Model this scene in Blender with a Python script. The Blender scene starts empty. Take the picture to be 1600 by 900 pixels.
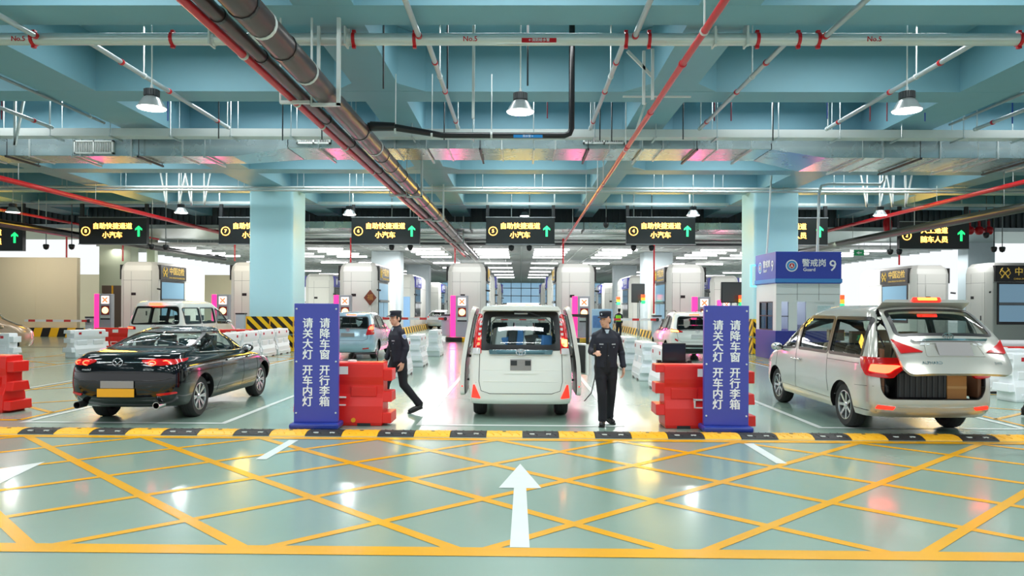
import bpy, bmesh, math, random
import numpy as np
from mathutils import Vector, Matrix
random.seed(7)
PI = math.pi
scn = bpy.context.scene
col = scn.collection

# ---------------------------------------------------------------- camera
CAM_H = 1.82
FPX = 1120.0
YAW, ROLL = math.radians(0.72), math.radians(0.30)
SHIFT_Y = 30.0
cam_d = bpy.data.cameras.new('camera'); cam = bpy.data.objects.new('camera', cam_d); col.objects.link(cam)
cam_d.sensor_width = 36.0; cam_d.sensor_fit = 'HORIZONTAL'
cam_d.lens = FPX / 1600.0 * 36.0
cam_d.shift_y = SHIFT_Y / 1600.0
cam_d.clip_start = 0.05; cam_d.clip_end = 500
CAMR = Matrix.Rotation(YAW, 3, 'Z') @ Matrix.Rotation(PI / 2, 3, 'X') @ Matrix.Rotation(ROLL, 3, 'Z')
cam.matrix_world = Matrix.Translation((0, 0, CAM_H)) @ CAMR.to_4x4()
scn.camera = cam

# ---------------------------------------------------------------- light
EXPOSURE = 0.15
scn.view_settings.view_transform = 'Standard'
scn.view_settings.look = 'None'
scn.view_settings.exposure = EXPOSURE
scn.view_settings.gamma = 1.0
scn.view_settings.use_curve_mapping = False
scn.cycles.use_denoising = True
scn.cycles.max_bounces = 8
scn.cycles.diffuse_bounces = 4
scn.cycles.glossy_bounces = 4
scn.cycles.transmission_bounces = 6
scn.cycles.transparent_max_bounces = 12
scn.cycles.sample_clamp_indirect = 6.0
scn.cycles.caustics_reflective = False
scn.cycles.caustics_refractive = False
world = bpy.data.worlds.new('daylight'); scn.world = world; world.use_nodes = True
bg = world.node_tree.nodes['Background']
bg.inputs[0].default_value = (0.93, 0.97, 1.0, 1); bg.inputs[1].default_value = 0.95

def area_light(name, loc, size, power, colr=(1, 1, 1), rot=(0, 0, 0)):
    l = bpy.data.lights.new(name, 'AREA'); l.shape = 'RECTANGLE'; l.size, l.size_y = size
    l.energy = power; l.color = colr
    o = bpy.data.objects.new(name, l); o.location = loc; o.rotation_euler = rot; col.objects.link(o)
    return o
# added fill light for the hall, high between the beams, without fixtures
for _y in (-4.0, 0.4, 4.8, 9.2, 13.7, 18.2, 22.6, 27.0, 31.4):
    for _x in (-13.2, -6.6, 0.0, 6.6, 13.2):
        area_light('hall_fill_light', (_x, _y, 7.3), (3.0, 0.5), 125 if _y < 9.5 else (80 if _y < 15 else 112), (0.97, 1.0, 1.0))
# strip lighting in front of and above the booths, warmer at the left wall
for _x in (-27.5, -21.5, -15.3, -9.2, -3.05, 3.05, 9.2, 15.3, 22.7):
    area_light('booth_strip_light', (_x, 37.6, 5.2), (3.2, 0.4), 95, (1.0, .93, .80) if _x < -12 else (1, 1, 1), (math.radians(38), 0, 0))
    area_light('booth_aisle_light', (_x + 3.07, 47, 5.2), (0.4, 9.0), 220, (1.0, .95, .86) if _x < -12 else (1, .99, .98))
# ---------------------------------------------------------------- pixel -> place
def ray(px, py):
    u = (px - 800.0) / FPX; v = (450.0 + SHIFT_Y - py) / FPX
    return CAMR @ Vector((u, v, -1.0))
def at(px, py, Y):
    d = ray(px, py); t = Y / d.y
    return Vector((0, 0, CAM_H)) + d * t
def gp(px, py, z=0.0):
    d = ray(px, py); t = (z - CAM_H) / d.z
    return Vector((0, 0, CAM_H)) + d * t

# ---------------------------------------------------------------- materials
def srgb(r, g, b):
    f = lambda c: (c / 255.0 / 12.92) if c / 255.0 <= 0.04045 else ((c / 255.0 + 0.055) / 1.055) ** 2.4
    return (f(r), f(g), f(b), 1.0)
MATS = {}
def mat(name, c, rough=0.5, metal=0.0, noise=0.0, nscale=4.0, emit=None, estr=0.0, coat=0.0, bump=0.0, spec=0.5, alpha=None, rvar=0.0):
    if name in MATS: return MATS[name]
    m = bpy.data.materials.new(name); m.use_nodes = True
    nt = m.node_tree; b = nt.nodes['Principled BSDF']
    c4 = c if len(c) == 4 else tuple(c) + (1,)
    b.inputs['Base Color'].default_value = c4
    b.inputs['Roughness'].default_value = rough
    b.inputs['Metallic'].default_value = metal
    b.inputs['Specular IOR Level'].default_value = spec
    if coat: b.inputs['Coat Weight'].default_value = coat; b.inputs['Coat Roughness'].default_value = 0.04
    if noise or bump or rvar:
        tc = nt.nodes.new('ShaderNodeTexCoord'); nz = nt.nodes.new('ShaderNodeTexNoise')
        nz.inputs['Scale'].default_value = nscale; nz.inputs['Detail'].default_value = 5
        nt.links.new(tc.outputs['Object'], nz.inputs['Vector'])
        if noise:
            mx = nt.nodes.new('ShaderNodeMix'); mx.data_type = 'RGBA'
            mx.inputs[6].default_value = tuple(max(0, x * (1 - noise)) for x in c4[:3]) + (1,)
            mx.inputs[7].default_value = tuple(min(1, x * (1 + noise)) for x in c4[:3]) + (1,)
            nt.links.new(nz.outputs['Fac'], mx.inputs[0]); nt.links.new(mx.outputs[2], b.inputs['Base Color'])
        if rvar:
            mr = nt.nodes.new('ShaderNodeMapRange'); mr.inputs[3].default_value = max(0, rough - rvar); mr.inputs[4].default_value = rough + rvar
            nt.links.new(nz.outputs['Fac'], mr.inputs[0]); nt.links.new(mr.outputs[0], b.inputs['Roughness'])
        if bump:
            bp = nt.nodes.new('ShaderNodeBump'); bp.inputs['Strength'].default_value = bump; bp.inputs['Distance'].default_value = 0.01
            nt.links.new(nz.outputs['Fac'], bp.inputs['Height']); nt.links.new(bp.outputs[0], b.inputs['Normal'])
    if emit is not None:
        e4 = emit if len(emit) == 4 else tuple(emit) + (1,)
        b.inputs['Emission Color'].default_value = e4; b.inputs['Emission Strength'].default_value = estr
    MATS[name] = m
    return m
def glass(name, tint, refl=0.06, rough=0.0):
    if name in MATS: return MATS[name]
    m = bpy.data.materials.new(name); m.use_nodes = True; nt = m.node_tree
    for n in list(nt.nodes): nt.nodes.remove(n)
    o = nt.nodes.new('ShaderNodeOutputMaterial'); t = nt.nodes.new('ShaderNodeBsdfTransparent'); g = nt.nodes.new('ShaderNodeBsdfGlossy')
    mx = nt.nodes.new('ShaderNodeMixShader'); fr = nt.nodes.new('ShaderNodeFresnel'); fr.inputs[0].default_value = 1.5
    t.inputs[0].default_value = tint if len(tint) == 4 else tuple(tint) + (1,)
    g.inputs['Roughness'].default_value = rough
    ge = nt.nodes.new('ShaderNodeNewGeometry'); mu = nt.nodes.new('ShaderNodeMath'); mu.operation = 'MULTIPLY'; sb = nt.nodes.new('ShaderNodeMath'); sb.operation = 'SUBTRACT'; sb.inputs[0].default_value = 1.0
    nt.links.new(ge.outputs['Backfacing'], sb.inputs[1]); nt.links.new(fr.outputs[0], mu.inputs[0]); nt.links.new(sb.outputs[0], mu.inputs[1])   # the inner face of a pane does not mirror
    nt.links.new(mu.outputs[0], mx.inputs[0]); nt.links.new(t.outputs[0], mx.inputs[1]); nt.links.new(g.outputs[0], mx.inputs[2])
    nt.links.new(mx.outputs[0], o.inputs[0])
    MATS[name] = m
    return m
def stripe_mat(name, ca, cb, vec=(1, 0, 1), period=0.5, rough=0.45, duty=0.5):
    if name in MATS: return MATS[name]
    m = bpy.data.materials.new(name); m.use_nodes = True; nt = m.node_tree; b = nt.nodes['Principled BSDF']
    tc = nt.nodes.new('ShaderNodeTexCoord'); dp = nt.nodes.new('ShaderNodeVectorMath'); dp.operation = 'DOT_PRODUCT'
    dp.inputs[1].default_value = tuple(x / period for x in vec)
    fr = nt.nodes.new('ShaderNodeMath'); fr.operation = 'FRACT'
    gt = nt.nodes.new('ShaderNodeMath'); gt.operation = 'GREATER_THAN'; gt.inputs[1].default_value = duty
    mx = nt.nodes.new('ShaderNodeMix'); mx.data_type = 'RGBA'; mx.inputs[6].default_value = ca; mx.inputs[7].default_value = cb
    nt.links.new(tc.outputs['Object'], dp.inputs[0]); nt.links.new(dp.outputs['Value'], fr.inputs[0])
    nt.links.new(fr.outputs[0], gt.inputs[0]); nt.links.new(gt.outputs[0], mx.inputs[0]); nt.links.new(mx.outputs[2], b.inputs['Base Color'])
    b.inputs['Roughness'].default_value = rough
    MATS[name] = m
    return m

# ---------------------------------------------------------------- mesh builder
class MB:
    def __init__(s): s.v = []; s.f = []; s.mi = []; s.cur = 0
    def mat(s, i): s.cur = i; return s
    def add(s, vs, fs):
        b = len(s.v); s.v.extend([tuple(v) for v in vs])
        for f in fs: s.f.append(tuple(i + b for i in f)); s.mi.append(s.cur)
        return s
    def box(s, x0, x1, y0, y1, z0, z1):
        x0, x1 = min(x0, x1), max(x0, x1); y0, y1 = min(y0, y1), max(y0, y1); z0, z1 = min(z0, z1), max(z0, z1)
        return s.add([(x0, y0, z0), (x1, y0, z0), (x1, y1, z0), (x0, y1, z0), (x0, y0, z1), (x1, y0, z1), (x1, y1, z1), (x0, y1, z1)],
                     [(3, 2, 1, 0), (4, 5, 6, 7), (0, 1, 5, 4), (1, 2, 6, 5), (2, 3, 7, 6), (3, 0, 4, 7)])
    def bar(s, p0, p1, w, h, up=(0, 0, 1)):
        p0, p1, up = Vector(p0), Vector(p1), Vector(up); d = (p1 - p0).normalized()
        if abs(d.dot(up)) > 0.99: up = Vector((0, 1, 0))
        a = d.cross(up).normalized() * (w / 2); c = a.cross(d).normalized() * (h / 2)
        vs = [p0 - a - c, p0 + a - c, p0 + a + c, p0 - a + c, p1 - a - c, p1 + a - c, p1 + a + c, p1 - a + c]
        return s.add(vs, [(3, 2, 1, 0), (4, 5, 6, 7), (0, 1, 5, 4), (1, 2, 6, 5), (2, 3, 7, 6), (3, 0, 4, 7)])
    def tube(s, pts, r, n=10, cap=True):
        pts = [Vector(p) for p in pts]; m = len(pts)
        rs = r if isinstance(r, (list, tuple)) else [r] * m
        ref = None; vs = []
        for i, p in enumerate(pts):
            d = (pts[min(i + 1, m - 1)] - pts[max(i - 1, 0)]).normalized()
            if ref is None:
                ref = Vector((0, 0, 1)) if abs(d.z) < 0.9 else Vector((1, 0, 0))
            a = (ref - d * ref.dot(d)).normalized(); ref = a; b = d.cross(a)
            for k in range(n):
                t = 2 * PI * k / n; vs.append(p + (a * math.cos(t) + b * math.sin(t)) * rs[i])
        fs = []
        for i in range(m - 1):
            for k in range(n):
                fs.append((i * n + k, i * n + (k + 1) % n, (i + 1) * n + (k + 1) % n, (i + 1) * n + k))
        if cap: fs.append(tuple(range(n - 1, -1, -1))); fs.append(tuple((m - 1) * n + k for k in range(n)))
        return s.add(vs, fs)
    def cyl(s, p0, p1, r0, r1=None, n=16): return s.tube([p0, p1], [r0, r0 if r1 is None else r1], n)
    def lathe(s, prof, n=24, c=(0, 0, 0), axis='z', closed=False):
        vs = []; m = len(prof)
        for (r, h) in prof:
            for k in range(n):
                t = 2 * PI * k / n; a, b = r * math.cos(t), r * math.sin(t)
                p = {'z': (a, b, h), 'x': (h, a, b), 'y': (b, h, a)}[axis]
                vs.append((p[0] + c[0], p[1] + c[1], p[2] + c[2]))
        fs = []
        for i in range(m if closed else m - 1):
            j = (i + 1) % m
            for k in range(n):
                fs.append((i * n + k, i * n + (k + 1) % n, j * n + (k + 1) % n, j * n + k))
        if not closed:
            if prof[0][0] > 1e-6: fs.append(tuple(range(n - 1, -1, -1)))
            if prof[-1][0] > 1e-6: fs.append(tuple((m - 1) * n + k for k in range(n)))
        return s.add(vs, fs)
    def prism(s, poly, axis, a, b):
        n = len(poly)
        def P(p, h): return {'x': (h, p[0], p[1]), 'y': (p[0], h, p[1]), 'z': (p[0], p[1], h)}[axis]
        vs = [P(p, a) for p in poly] + [P(p, b) for p in poly]
        fs = [tuple(range(n - 1, -1, -1)), tuple(range(n, 2 * n))] + [(i, (i + 1) % n, n + (i + 1) % n, n + i) for i in range(n)]
        return s.add(vs, fs)
    def ball(s, c, r, n=12, m=8):
        r = r if isinstance(r, (tuple, list)) else (r, r, r); vs = [(c[0], c[1], c[2] - r[2])]
        for i in range(1, m):
            t = -PI / 2 + PI * i / m
            for k in range(n):
                a = 2 * PI * k / n
                vs.append((c[0] + r[0] * math.cos(t) * math.cos(a), c[1] + r[1] * math.cos(t) * math.sin(a), c[2] + r[2] * math.sin(t)))
        vs.append((c[0], c[1], c[2] + r[2])); fs = []
        for k in range(n): fs.append((0, 1 + (k + 1) % n, 1 + k))
        for i in range(m - 2):
            for k in range(n):
                fs.append((1 + i * n + k, 1 + i * n + (k + 1) % n, 1 + (i + 1) * n + (k + 1) % n, 1 + (i + 1) * n + k))
        L = len(vs) - 1
        for k in range(n): fs.append((1 + (m - 2) * n + k, 1 + (m - 2) * n + (k + 1) % n, L))
        return s.add(vs, fs)
    def mesh(s, name, mats, smooth=None, recalc=True):
        me = bpy.data.meshes.new(name); me.from_pydata(s.v, [], s.f); me.update()
        for mm in (mats if isinstance(mats, (list, tuple)) else [mats]): me.materials.append(mm)
        me.polygons.foreach_set('material_index', s.mi)
        if recalc:
            bm = bmesh.new(); bm.from_mesh(me); bmesh.ops.remove_doubles(bm, verts=bm.verts, dist=1e-6); bmesh.ops.recalc_face_normals(bm, faces=bm.faces); bm.to_mesh(me); bm.free()
        if smooth is not None: smooth_mesh(me, smooth)
        return me
    def build(s, name, mats, parent=None, smooth=None, bevel=0.0, loc=None, rot=None, recalc=True):
        return link(name, s.mesh(name, mats, smooth, recalc), parent, bevel, loc, rot)
def smooth_mesh(me, deg):
    me.polygons.foreach_set('use_smooth', [True] * len(me.polygons))
    if deg < 179: me.set_sharp_from_angle(angle=math.radians(deg))
def link(name, me, parent=None, bevel=0.0, loc=None, rot=None):
    o = bpy.data.objects.new(name, me); col.objects.link(o)
    if parent is not None: o.parent = parent
    if loc is not None: o.location = loc
    if rot is not None: o.rotation_euler = rot
    if bevel:
        b = o.modifiers.new('edge', 'BEVEL'); b.width = bevel; b.segments = 2; b.limit_method = 'ANGLE'; b.angle_limit = math.radians(40)
    return o
def tag(o, label=None, cat=None, group=None, kind=None):
    if label: o['label'] = label
    if cat: o['category'] = cat
    if group: o['group'] = group
    if kind: o['kind'] = kind
    return o
def struct(o): o['kind'] = 'structure'; return o
def thing(name, label, cat, loc=(0, 0, 0), rz=0.0, group=None):
    o = bpy.data.objects.new(name, None); o.empty_display_size = 0.2; col.objects.link(o)
    o.location = loc; o.rotation_euler = (0, 0, rz)
    return tag(o, label, cat, group)
def copy_tree(o, parent=None):
    c = o.copy(); col.objects.link(c)
    if parent is not None: c.parent = parent
    for ch in list(o.children): copy_tree(ch, c)
    return c
def dup(o, loc, rz=None, label=None, group=None):
    c = copy_tree(o); c.location = loc
    if rz is not None: c.rotation_euler = (0, 0, rz)
    if label: c['label'] = label
    if group: c['group'] = group
    return c
def evaluated(o):
    """bake an object's modifiers into its mesh"""
    bpy.context.view_layer.update(); dg = bpy.context.evaluated_depsgraph_get()
    me = bpy.data.meshes.new_from_object(o.evaluated_get(dg), preserve_all_data_layers=False, depsgraph=dg)
    old = o.data; o.modifiers.clear(); o.data = me
    if old.users == 0: bpy.data.meshes.remove(old)
    return o
def text_mesh(s, size, ext=0.002, bold=0.0, align='CENTER', spacing=1.0):
    cu = bpy.data.curves.new('lettering', 'FONT'); cu.body = s; cu.size = size; cu.extrude = ext; cu.offset = bold
    cu.align_x = align; cu.align_y = 'CENTER'; cu.resolution_u = 2; cu.space_character = spacing
    o = bpy.data.objects.new('lettering', cu); col.objects.link(o)
    bpy.context.view_layer.update(); dg = bpy.context.evaluated_depsgraph_get()
    me = bpy.data.meshes.new_from_object(o.evaluated_get(dg), depsgraph=dg)
    bpy.data.objects.remove(o); bpy.data.curves.remove(cu)
    me.materials.clear()
    return me
ROT_FRONT = Matrix.Rotation(PI / 2, 4, 'X')                 # lettering that faces -Y
def lettering(name, s, size, m, parent, loc, rotz=0.0, ext=0.002, bold=0.0, align='CENTER', sx=1.0, spacing=1.0):
    me = text_mesh(s, size, ext, 0.0, align, spacing)
    if bold:
        bm = bmesh.new()
        for k, (dx, dy) in enumerate(((-bold, 0), (bold, 0), (0, bold * .6), (0, -bold * .6))):
            m2 = me.copy(); m2.transform(Matrix.Translation((dx, dy, k * .0006))); bm.from_mesh(m2); bpy.data.meshes.remove(m2)
        bm.to_mesh(me); bm.free()
    me.transform(Matrix.Rotation(rotz, 4, 'Z') @ ROT_FRONT @ Matrix.Diagonal((sx, 1, 1, 1)))
    me.materials.append(m)
    return link(name, me, parent, 0, loc)
def rnd(poly, r, n=4):
    out = []; N = len(poly)
    for i in range(N):
        p0, p, p1 = (Vector(poly[i - 1]), Vector(poly[i]), Vector(poly[(i + 1) % N]))
        rr = r[i] if isinstance(r, (list, tuple)) else r
        a, b = p0 - p, p1 - p; k = min(rr, a.length * 0.45, b.length * 0.45)
        if k < 1e-5: out.append(tuple(p)); continue
        A, B = p + a.normalized() * k, p + b.normalized() * k
        for j in range(n + 1):
            t = j / n; out.append(tuple(A * (1 - t) ** 2 + p * 2 * t * (1 - t) + B * t * t))
    return out
# ================================================================ materials used all over
M_TEAL = mat('painted_concrete', srgb(128, 176, 192), 0.55, noise=0.07, nscale=1.3)
M_COLUMN = mat('column_paint', srgb(178, 224, 234), 0.45, noise=0.03, nscale=1.0)
M_FLOOR = mat('epoxy_floor', srgb(138, 164, 150), 0.26, noise=0.09, nscale=0.35, spec=0.9, rvar=0.04, coat=.35)
M_FLOOR.node_tree.nodes['Principled BSDF'].inputs['Coat Roughness'].default_value = .1
def ripple(m, scale, strength):
    nt = m.node_tree; b = nt.nodes['Principled BSDF']; tc = nt.nodes.new('ShaderNodeTexCoord'); nz = nt.nodes.new('ShaderNodeTexNoise'); bp = nt.nodes.new('ShaderNodeBump')
    nz.inputs['Scale'].default_value = scale; nz.inputs['Detail'].default_value = 2; bp.inputs['Strength'].default_value = strength; bp.inputs['Distance'].default_value = .02
    nt.links.new(tc.outputs['Object'], nz.inputs['Vector']); nt.links.new(nz.outputs['Fac'], bp.inputs['Height']); nt.links.new(bp.outputs[0], b.inputs['Normal'])
ripple(M_FLOOR, 3.0, .10)
M_YLINE = mat('yellow_line_paint', srgb(232, 168, 20), 0.24, noise=0.08, nscale=3)
M_WLINE = mat('white_line_paint', srgb(225, 232, 228), 0.24, noise=0.05, nscale=3)
M_BLACK = mat('black_plastic', (0.012, 0.012, 0.014), 0.4)
M_RUBBER = mat('black_rubber', (0.015, 0.015, 0.015), 0.6, noise=0.2, nscale=20)
M_YELLOW = mat('yellow_rubber', srgb(240, 178, 30), 0.45, noise=0.12, nscale=9)
M_GALV = mat('galvanised_steel', srgb(196, 206, 206), 0.34, metal=0.75, noise=0.14, nscale=5, rvar=0.06)
M_WSTEEL = mat('white_steel', srgb(214, 220, 218), 0.35, noise=0.03)
M_PIPEW = mat('pale_pipe', srgb(208, 216, 214), 0.28, metal=0.35, noise=0.06, nscale=2)
M_RED = mat('red_paint', srgb(205, 16, 30), 0.3)
M_DARK = mat('dark_metal', srgb(44, 48, 52), 0.4)
M_GREY = mat('grey_steel', srgb(150, 158, 164), 0.4)
M_WPANEL = mat('white_cladding', srgb(222, 222, 216), 0.4, noise=0.03, nscale=0.8)
M_CREAM = mat('cream_wall', srgb(236, 222, 190), 0.5, noise=0.04, nscale=0.7)
M_JOINT = mat('joint_grey', srgb(110, 112, 112), 0.6)
M_HAZARD = stripe_mat('hazard_diagonal', srgb(245, 200, 20), srgb(18, 16, 14), (1, 0, 1), 0.42)
M_HAZARD2 = stripe_mat('hazard_diagonal_side', srgb(245, 200, 20), srgb(18, 16, 14), (0, 1, 1), 0.42)
M_CURB = stripe_mat('curb_stripe', srgb(240, 185, 20), srgb(24, 22, 20), (1, 1, 0), 1.3)

ripple(M_YLINE, 3.0, .10); ripple(M_WLINE, 3.0, .10)
# ================================================================ floor and paint marks
f = MB(); f.box(-60, 60, -14, 150, -0.3, 0.0)
struct(f.build('floor', M_FLOOR))
def marks(name, polys, m, z=0.003):
    b = MB()
    for p in polys:
        n = len(p); b.add([(q[0], q[1], z) for q in p], [tuple(range(n))])
    return struct(b.build(name, m, recalc=False))
def strip(x0, y0, x1, y1, w):
    d = Vector((x1 - x0, y1 - y0)).normalized(); nrm = Vector((-d.y, d.x)) * w / 2
    return [(x0 - nrm.x, y0 - nrm.y), (x1 - nrm.x, y1 - nrm.y), (x1 + nrm.x, y1 + nrm.y), (x0 + nrm.x, y0 + nrm.y)][::1]
def ccw(p):
    a = sum(p[i - 1][0] * p[i][1] - p[i][0] * p[i - 1][1] for i in range(len(p)))
    return p if a > 0 else p[::-1]
BOX0, BOX1 = 5.32, 9.78
dia = []
def clip_strip(xa, xb, w):
    # diagonal from (xa, BOX0) to (xb, BOX1) with horizontal ends on the box border
    h = w / 2 * math.sqrt(1 + ((xb - xa) / (BOX1 - BOX0)) ** 2)
    return ccw([(xa - h, BOX0), (xa + h, BOX0), (xb + h, BOX1), (xb - h, BOX1)])
for k in range(-8, 16):
    c = -7.0 + 1.62 * k
    dia.append(clip_strip(c - 1.06 * (BOX0 - 10), c - 1.06 * (BOX1 - 10), 0.105))
d2 = []
for k in range(-14, 9):
    c = 6.47 + 1.64 * k
    d2.append(clip_strip(c + 1.1 * (BOX0 - 10), c + 1.1 * (BOX1 - 10), 0.095))
marks('floor_marking_diagonals', dia, M_YLINE, 0.003)
marks('floor_marking_cross_diagonals', d2, M_YLINE, 0.0034)
marks('floor_marking_box_border', [ccw(strip(-20, BOX0, 20, BOX0, 0.19)), ccw(strip(-20, BOX1 + .06, 20, BOX1 + .06, 0.17))], M_YLINE, 0.0038)
def G(*pts): return ccw([tuple(gp(*p))[:2] for p in pts])
marks('floor_marking_arrow', [ccw([(-.075, 5.42), (.075, 5.42), (.062, 7.2), (.215, 7.2), (0, 8.32), (-.215, 7.2), (-.062, 7.2)])], M_WLINE, 0.0046)
marks('floor_marking_side_arrow', [G((-60, 748), (0, 733), (70, 722), (0, 756), (-60, 800))], M_WLINE, 0.0046)
wl = []
for x in (-3.07, 3.07): wl.append(ccw(strip(x, 8.45, x, 9.68, 0.13)))
for cx in (-12.3, -6.14, 0.0, 6.14, 12.3):
    for s in (-1, 1): wl.append(ccw(strip(cx + s * 1.55, 11.05, cx + s * 1.55, 30, 0.1)))
    wl.append(ccw(strip(cx - 1.6, 11.02, cx + 1.6, 11.02, 0.1)))
marks('floor_marking_lane_lines', wl, M_WLINE, 0.0042)
yl = []
for cx in (-9.2, 9.2, -15.4, 15.4):
    yl.append(ccw(strip(cx - 1.3, 11.2, cx + 1.3, 11.2, .12)))
    for s in (-1, 1): yl.append(ccw(strip(cx + s * 1.3, 11.2, cx + s * 1.3, 34, .1)))
    for q in range(5):
        yl.append(ccw(strip(cx - 1.3, 12 + 3.2 * q, cx + 1.3, 14 + 3.2 * q, .1))); yl.append(ccw(strip(cx + 1.3, 12 + 3.2 * q, cx - 1.3, 14 + 3.2 * q, .1)))
marks('floor_marking_island_hatching', yl, M_YLINE, 0.0036)
dr = MB(); dr.box(-40, 40, 30.4, 30.55, 0.0005, 0.004); struct(dr.build('floor_drain_channel', M_DARK))

# speed bump, half metre rubber modules
sb = thing('speed_bump', 'long black and yellow rubber speed bump across all the lanes', 'speed bump', (0, 10.2, 0))
prof = [(-.2, 0), (-.19, .012), (-.1, .044), (-.03, .05), (.03, .05), (.1, .044), (.19, .012), (.2, 0)]
for i in range(-19, 19):
    m = MB(); x0 = i * 0.508 + .03; m.prism(prof, 'x', x0 + .004, x0 + .504)
    for k in range(4):
        xx = x0 + .06 + k * .1 + (.06 if k > 1 else 0)
        for sgn in (-1, 1):
            m.bar((xx, sgn * .07, .047), (xx + .05, sgn * .15, .0265), .012, .012)
    if i % 2: m.mat(1); m.cyl((x0 + .25, 0, .045), (x0 + .25, 0, .054), .028, n=10)
    else: m.mat(1); m.bar((x0 + .1, -.12, .038), (x0 + .17, -.12, .038), .03, .012); m.bar((x0 + .33, -.12, .038), (x0 + .4, -.12, .038), .03, .012)
    o = m.build('bump_module', [M_YELLOW if i % 2 else M_RUBBER, M_DARK if i % 2 else M_WLINE], sb)
    o['label'] = 'yellow rubber module' if i % 2 else 'black rubber module'

# ================================================================ ceiling: slab and concrete beams
c = MB()
c.box(-60, 60, -12, 38, 7.7, 8.0)
for y in (-10.75, -6.3, -1.85, 2.6, 7.05, 11.5, 15.95, 20.4, 24.8, 29.2, 33.6): c.box(-60, 60, y - .39, y + .39, 6.5, 7.71)
for x, w in ((-3.1, .95), (3.2, .95), (-9.95, 1.25), (10.05, 1.25), (-16.6, .95), (16.7, .95), (-23.2, 1.25), (23.3, 1.25)):
    c.box(x - w / 2, x + w / 2, -11.9, 37.9, 6.503, 7.705)
struct(c.build('ceiling', M_TEAL))
# haunches where the beams meet
h = MB()
for x in (-3.1, 3.2):
    for y in (15.95, 20.4, 24.8):
        for s in (-1, 1):
            h.prism([(x + s * .475, y - .39), (x + s * 1.0, y - .39), (x + s * .475, y - .95)], 'z', 6.505, 7.69)
struct(h.build('ceiling_haunches', M_TEAL))
# dark corrugated fascia where the hall ceiling ends
cf = MB(); cf.box(-60, 60, 37.2, 37.4, 5.9, 7.72)
for i in range(-110, 111): cf.box(i * .3 - .06, i * .3 + .06, 37.12, 37.2, 5.9, 7.7)
struct(cf.build('ceiling_fascia', mat('fascia_dark', srgb(74, 84, 88), 0.5)))
cl = MB(); cl.box(-60, 60, 36.9, 37.1, 5.8, 6.0); cl.box(-60, 60, 37.1, 44, 5.86, 5.92); struct(cl.build('ceiling_fascia_ledge', M_GALV))

# columns
def column(x, y, w, d):
    b = MB(); b.prism(rnd([(x - w / 2, y - d / 2), (x + w / 2, y - d / 2), (x + w / 2, y + d / 2), (x - w / 2, y + d / 2)], .12, 5), 'z', 0, 6.51)
    o = struct(b.build('column', M_COLUMN, smooth=40))
    g = MB()
    for z0, z1 in ((0.02, .66), (.72, 1.40)):
        g.mat(0); g.box(-w / 2 - .06, w / 2 + .06, -d / 2 - .06, -d / 2 - .012, z0, z1)
        g.mat(1); g.box(-w / 2 - .06, -w / 2 - .012, -d / 2 - .012, d / 2 + .06, z0, z1); g.box(w / 2 + .012, w / 2 + .06, -d / 2 - .012, d / 2 + .06, z0, z1)
    g.mat(2)
    for sx in (-1, 0, 1): g.box(sx * (w / 2 + .06) - .02, sx * (w / 2 + .06) + .02, -d / 2 - .07, -d / 2 - .055, .02, 1.4)
    k = g.build('column_guard', [M_HAZARD, M_HAZARD2, M_YELLOW], None, loc=(x, y, 0))
    return k
k = column(-9.95, 29.2, 1.75, 1.7); tag(k, 'black and yellow striped guard plates round the left pale blue column', 'column guard')
k = column(10.05, 29.2, 1.75, 1.7); tag(k, 'black and yellow striped guard plates on the column beside the guard booth', 'column guard')

# walls
w = MB(); w.box(-60, -25.6, 41.0, 41.3, 0, 4.55)
for i in range(1, 8): w.box(-25.6 - i * 2.4, -25.59 - i * 2.4, 40.99, 41.0, 0, 4.55)
struct(w.build('wall_left', M_CREAM))
w = MB(); w.mat(0); w.box(-25.5, -23.6, 43, 43.9, 0, 6.6); w.box(-23.4, -22.9, 44.5, 44.9, 0, 6.6); w.mat(1); w.box(-25.3, -24.0, 42.94, 43, .1, 3.0)
w.mat(2); w.box(-24.7, -24.6, 42.92, 42.94, .1, 3.0)
struct(w.build('column_door_recess', [mat('pale_green_column', srgb(196, 208, 186), .5), mat('brown_door', srgb(96, 80, 72), .5), M_YELLOW]))
w = MB(); w.box(-50, -22, 60, 60.3, 0, 4.4); struct(w.build('wall_back_left', M_CREAM))
w = MB(); w.box(26.9, 28.5, 43.5, 44.5, 0, 6.0); struct(w.build('column_right_pale', mat('pale_blue_column', srgb(190, 206, 212), .5, noise=.05)))
cu = MB(); cu.prism([(0, 0), (-.42, 0), (-.3, .5), (0, .5)], 'x', 0, 12)
o = cu.build('wall_curb', stripe_mat('curb_stripe_long', srgb(244, 186, 16), srgb(24, 22, 20), (1, -.6, 0), .95), loc=(-36.2, 40.98, 0), rot=(0, 0, 0))
tag(o, 'sloped yellow and black striped curb along the foot of the cream wall', 'curb')

# far end wall of the hall: glazed, pale blue
e = MB(); e.mat(0); e.box(-30, 30, 112, 112.3, 0, 2.4); e.mat(1); e.box(-30, 30, 112, 112.2, 2.4, 6.4)
e.mat(2)
for i in range(-10, 11): e.box(i * 1.55 - .05, i * 1.55 + .05, 111.9, 112, 0, 6.4)
for z in (2.4, 3.6, 4.8, 6.2): e.box(-30, 30, 111.9, 112, z - .06, z + .06)
e.mat(3); e.box(-2.2, 3.2, 111.85, 111.9, 1.6, 2.5)
struct(e.build('wall_far', [M_WPANEL, mat('far_glazing', srgb(150, 190, 215), .15, emit=srgb(150, 195, 225), estr=.55), M_GREY, mat('far_daylight', srgb(240, 248, 255), .4, emit=(1, 1, 1), estr=1.1)]))
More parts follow.
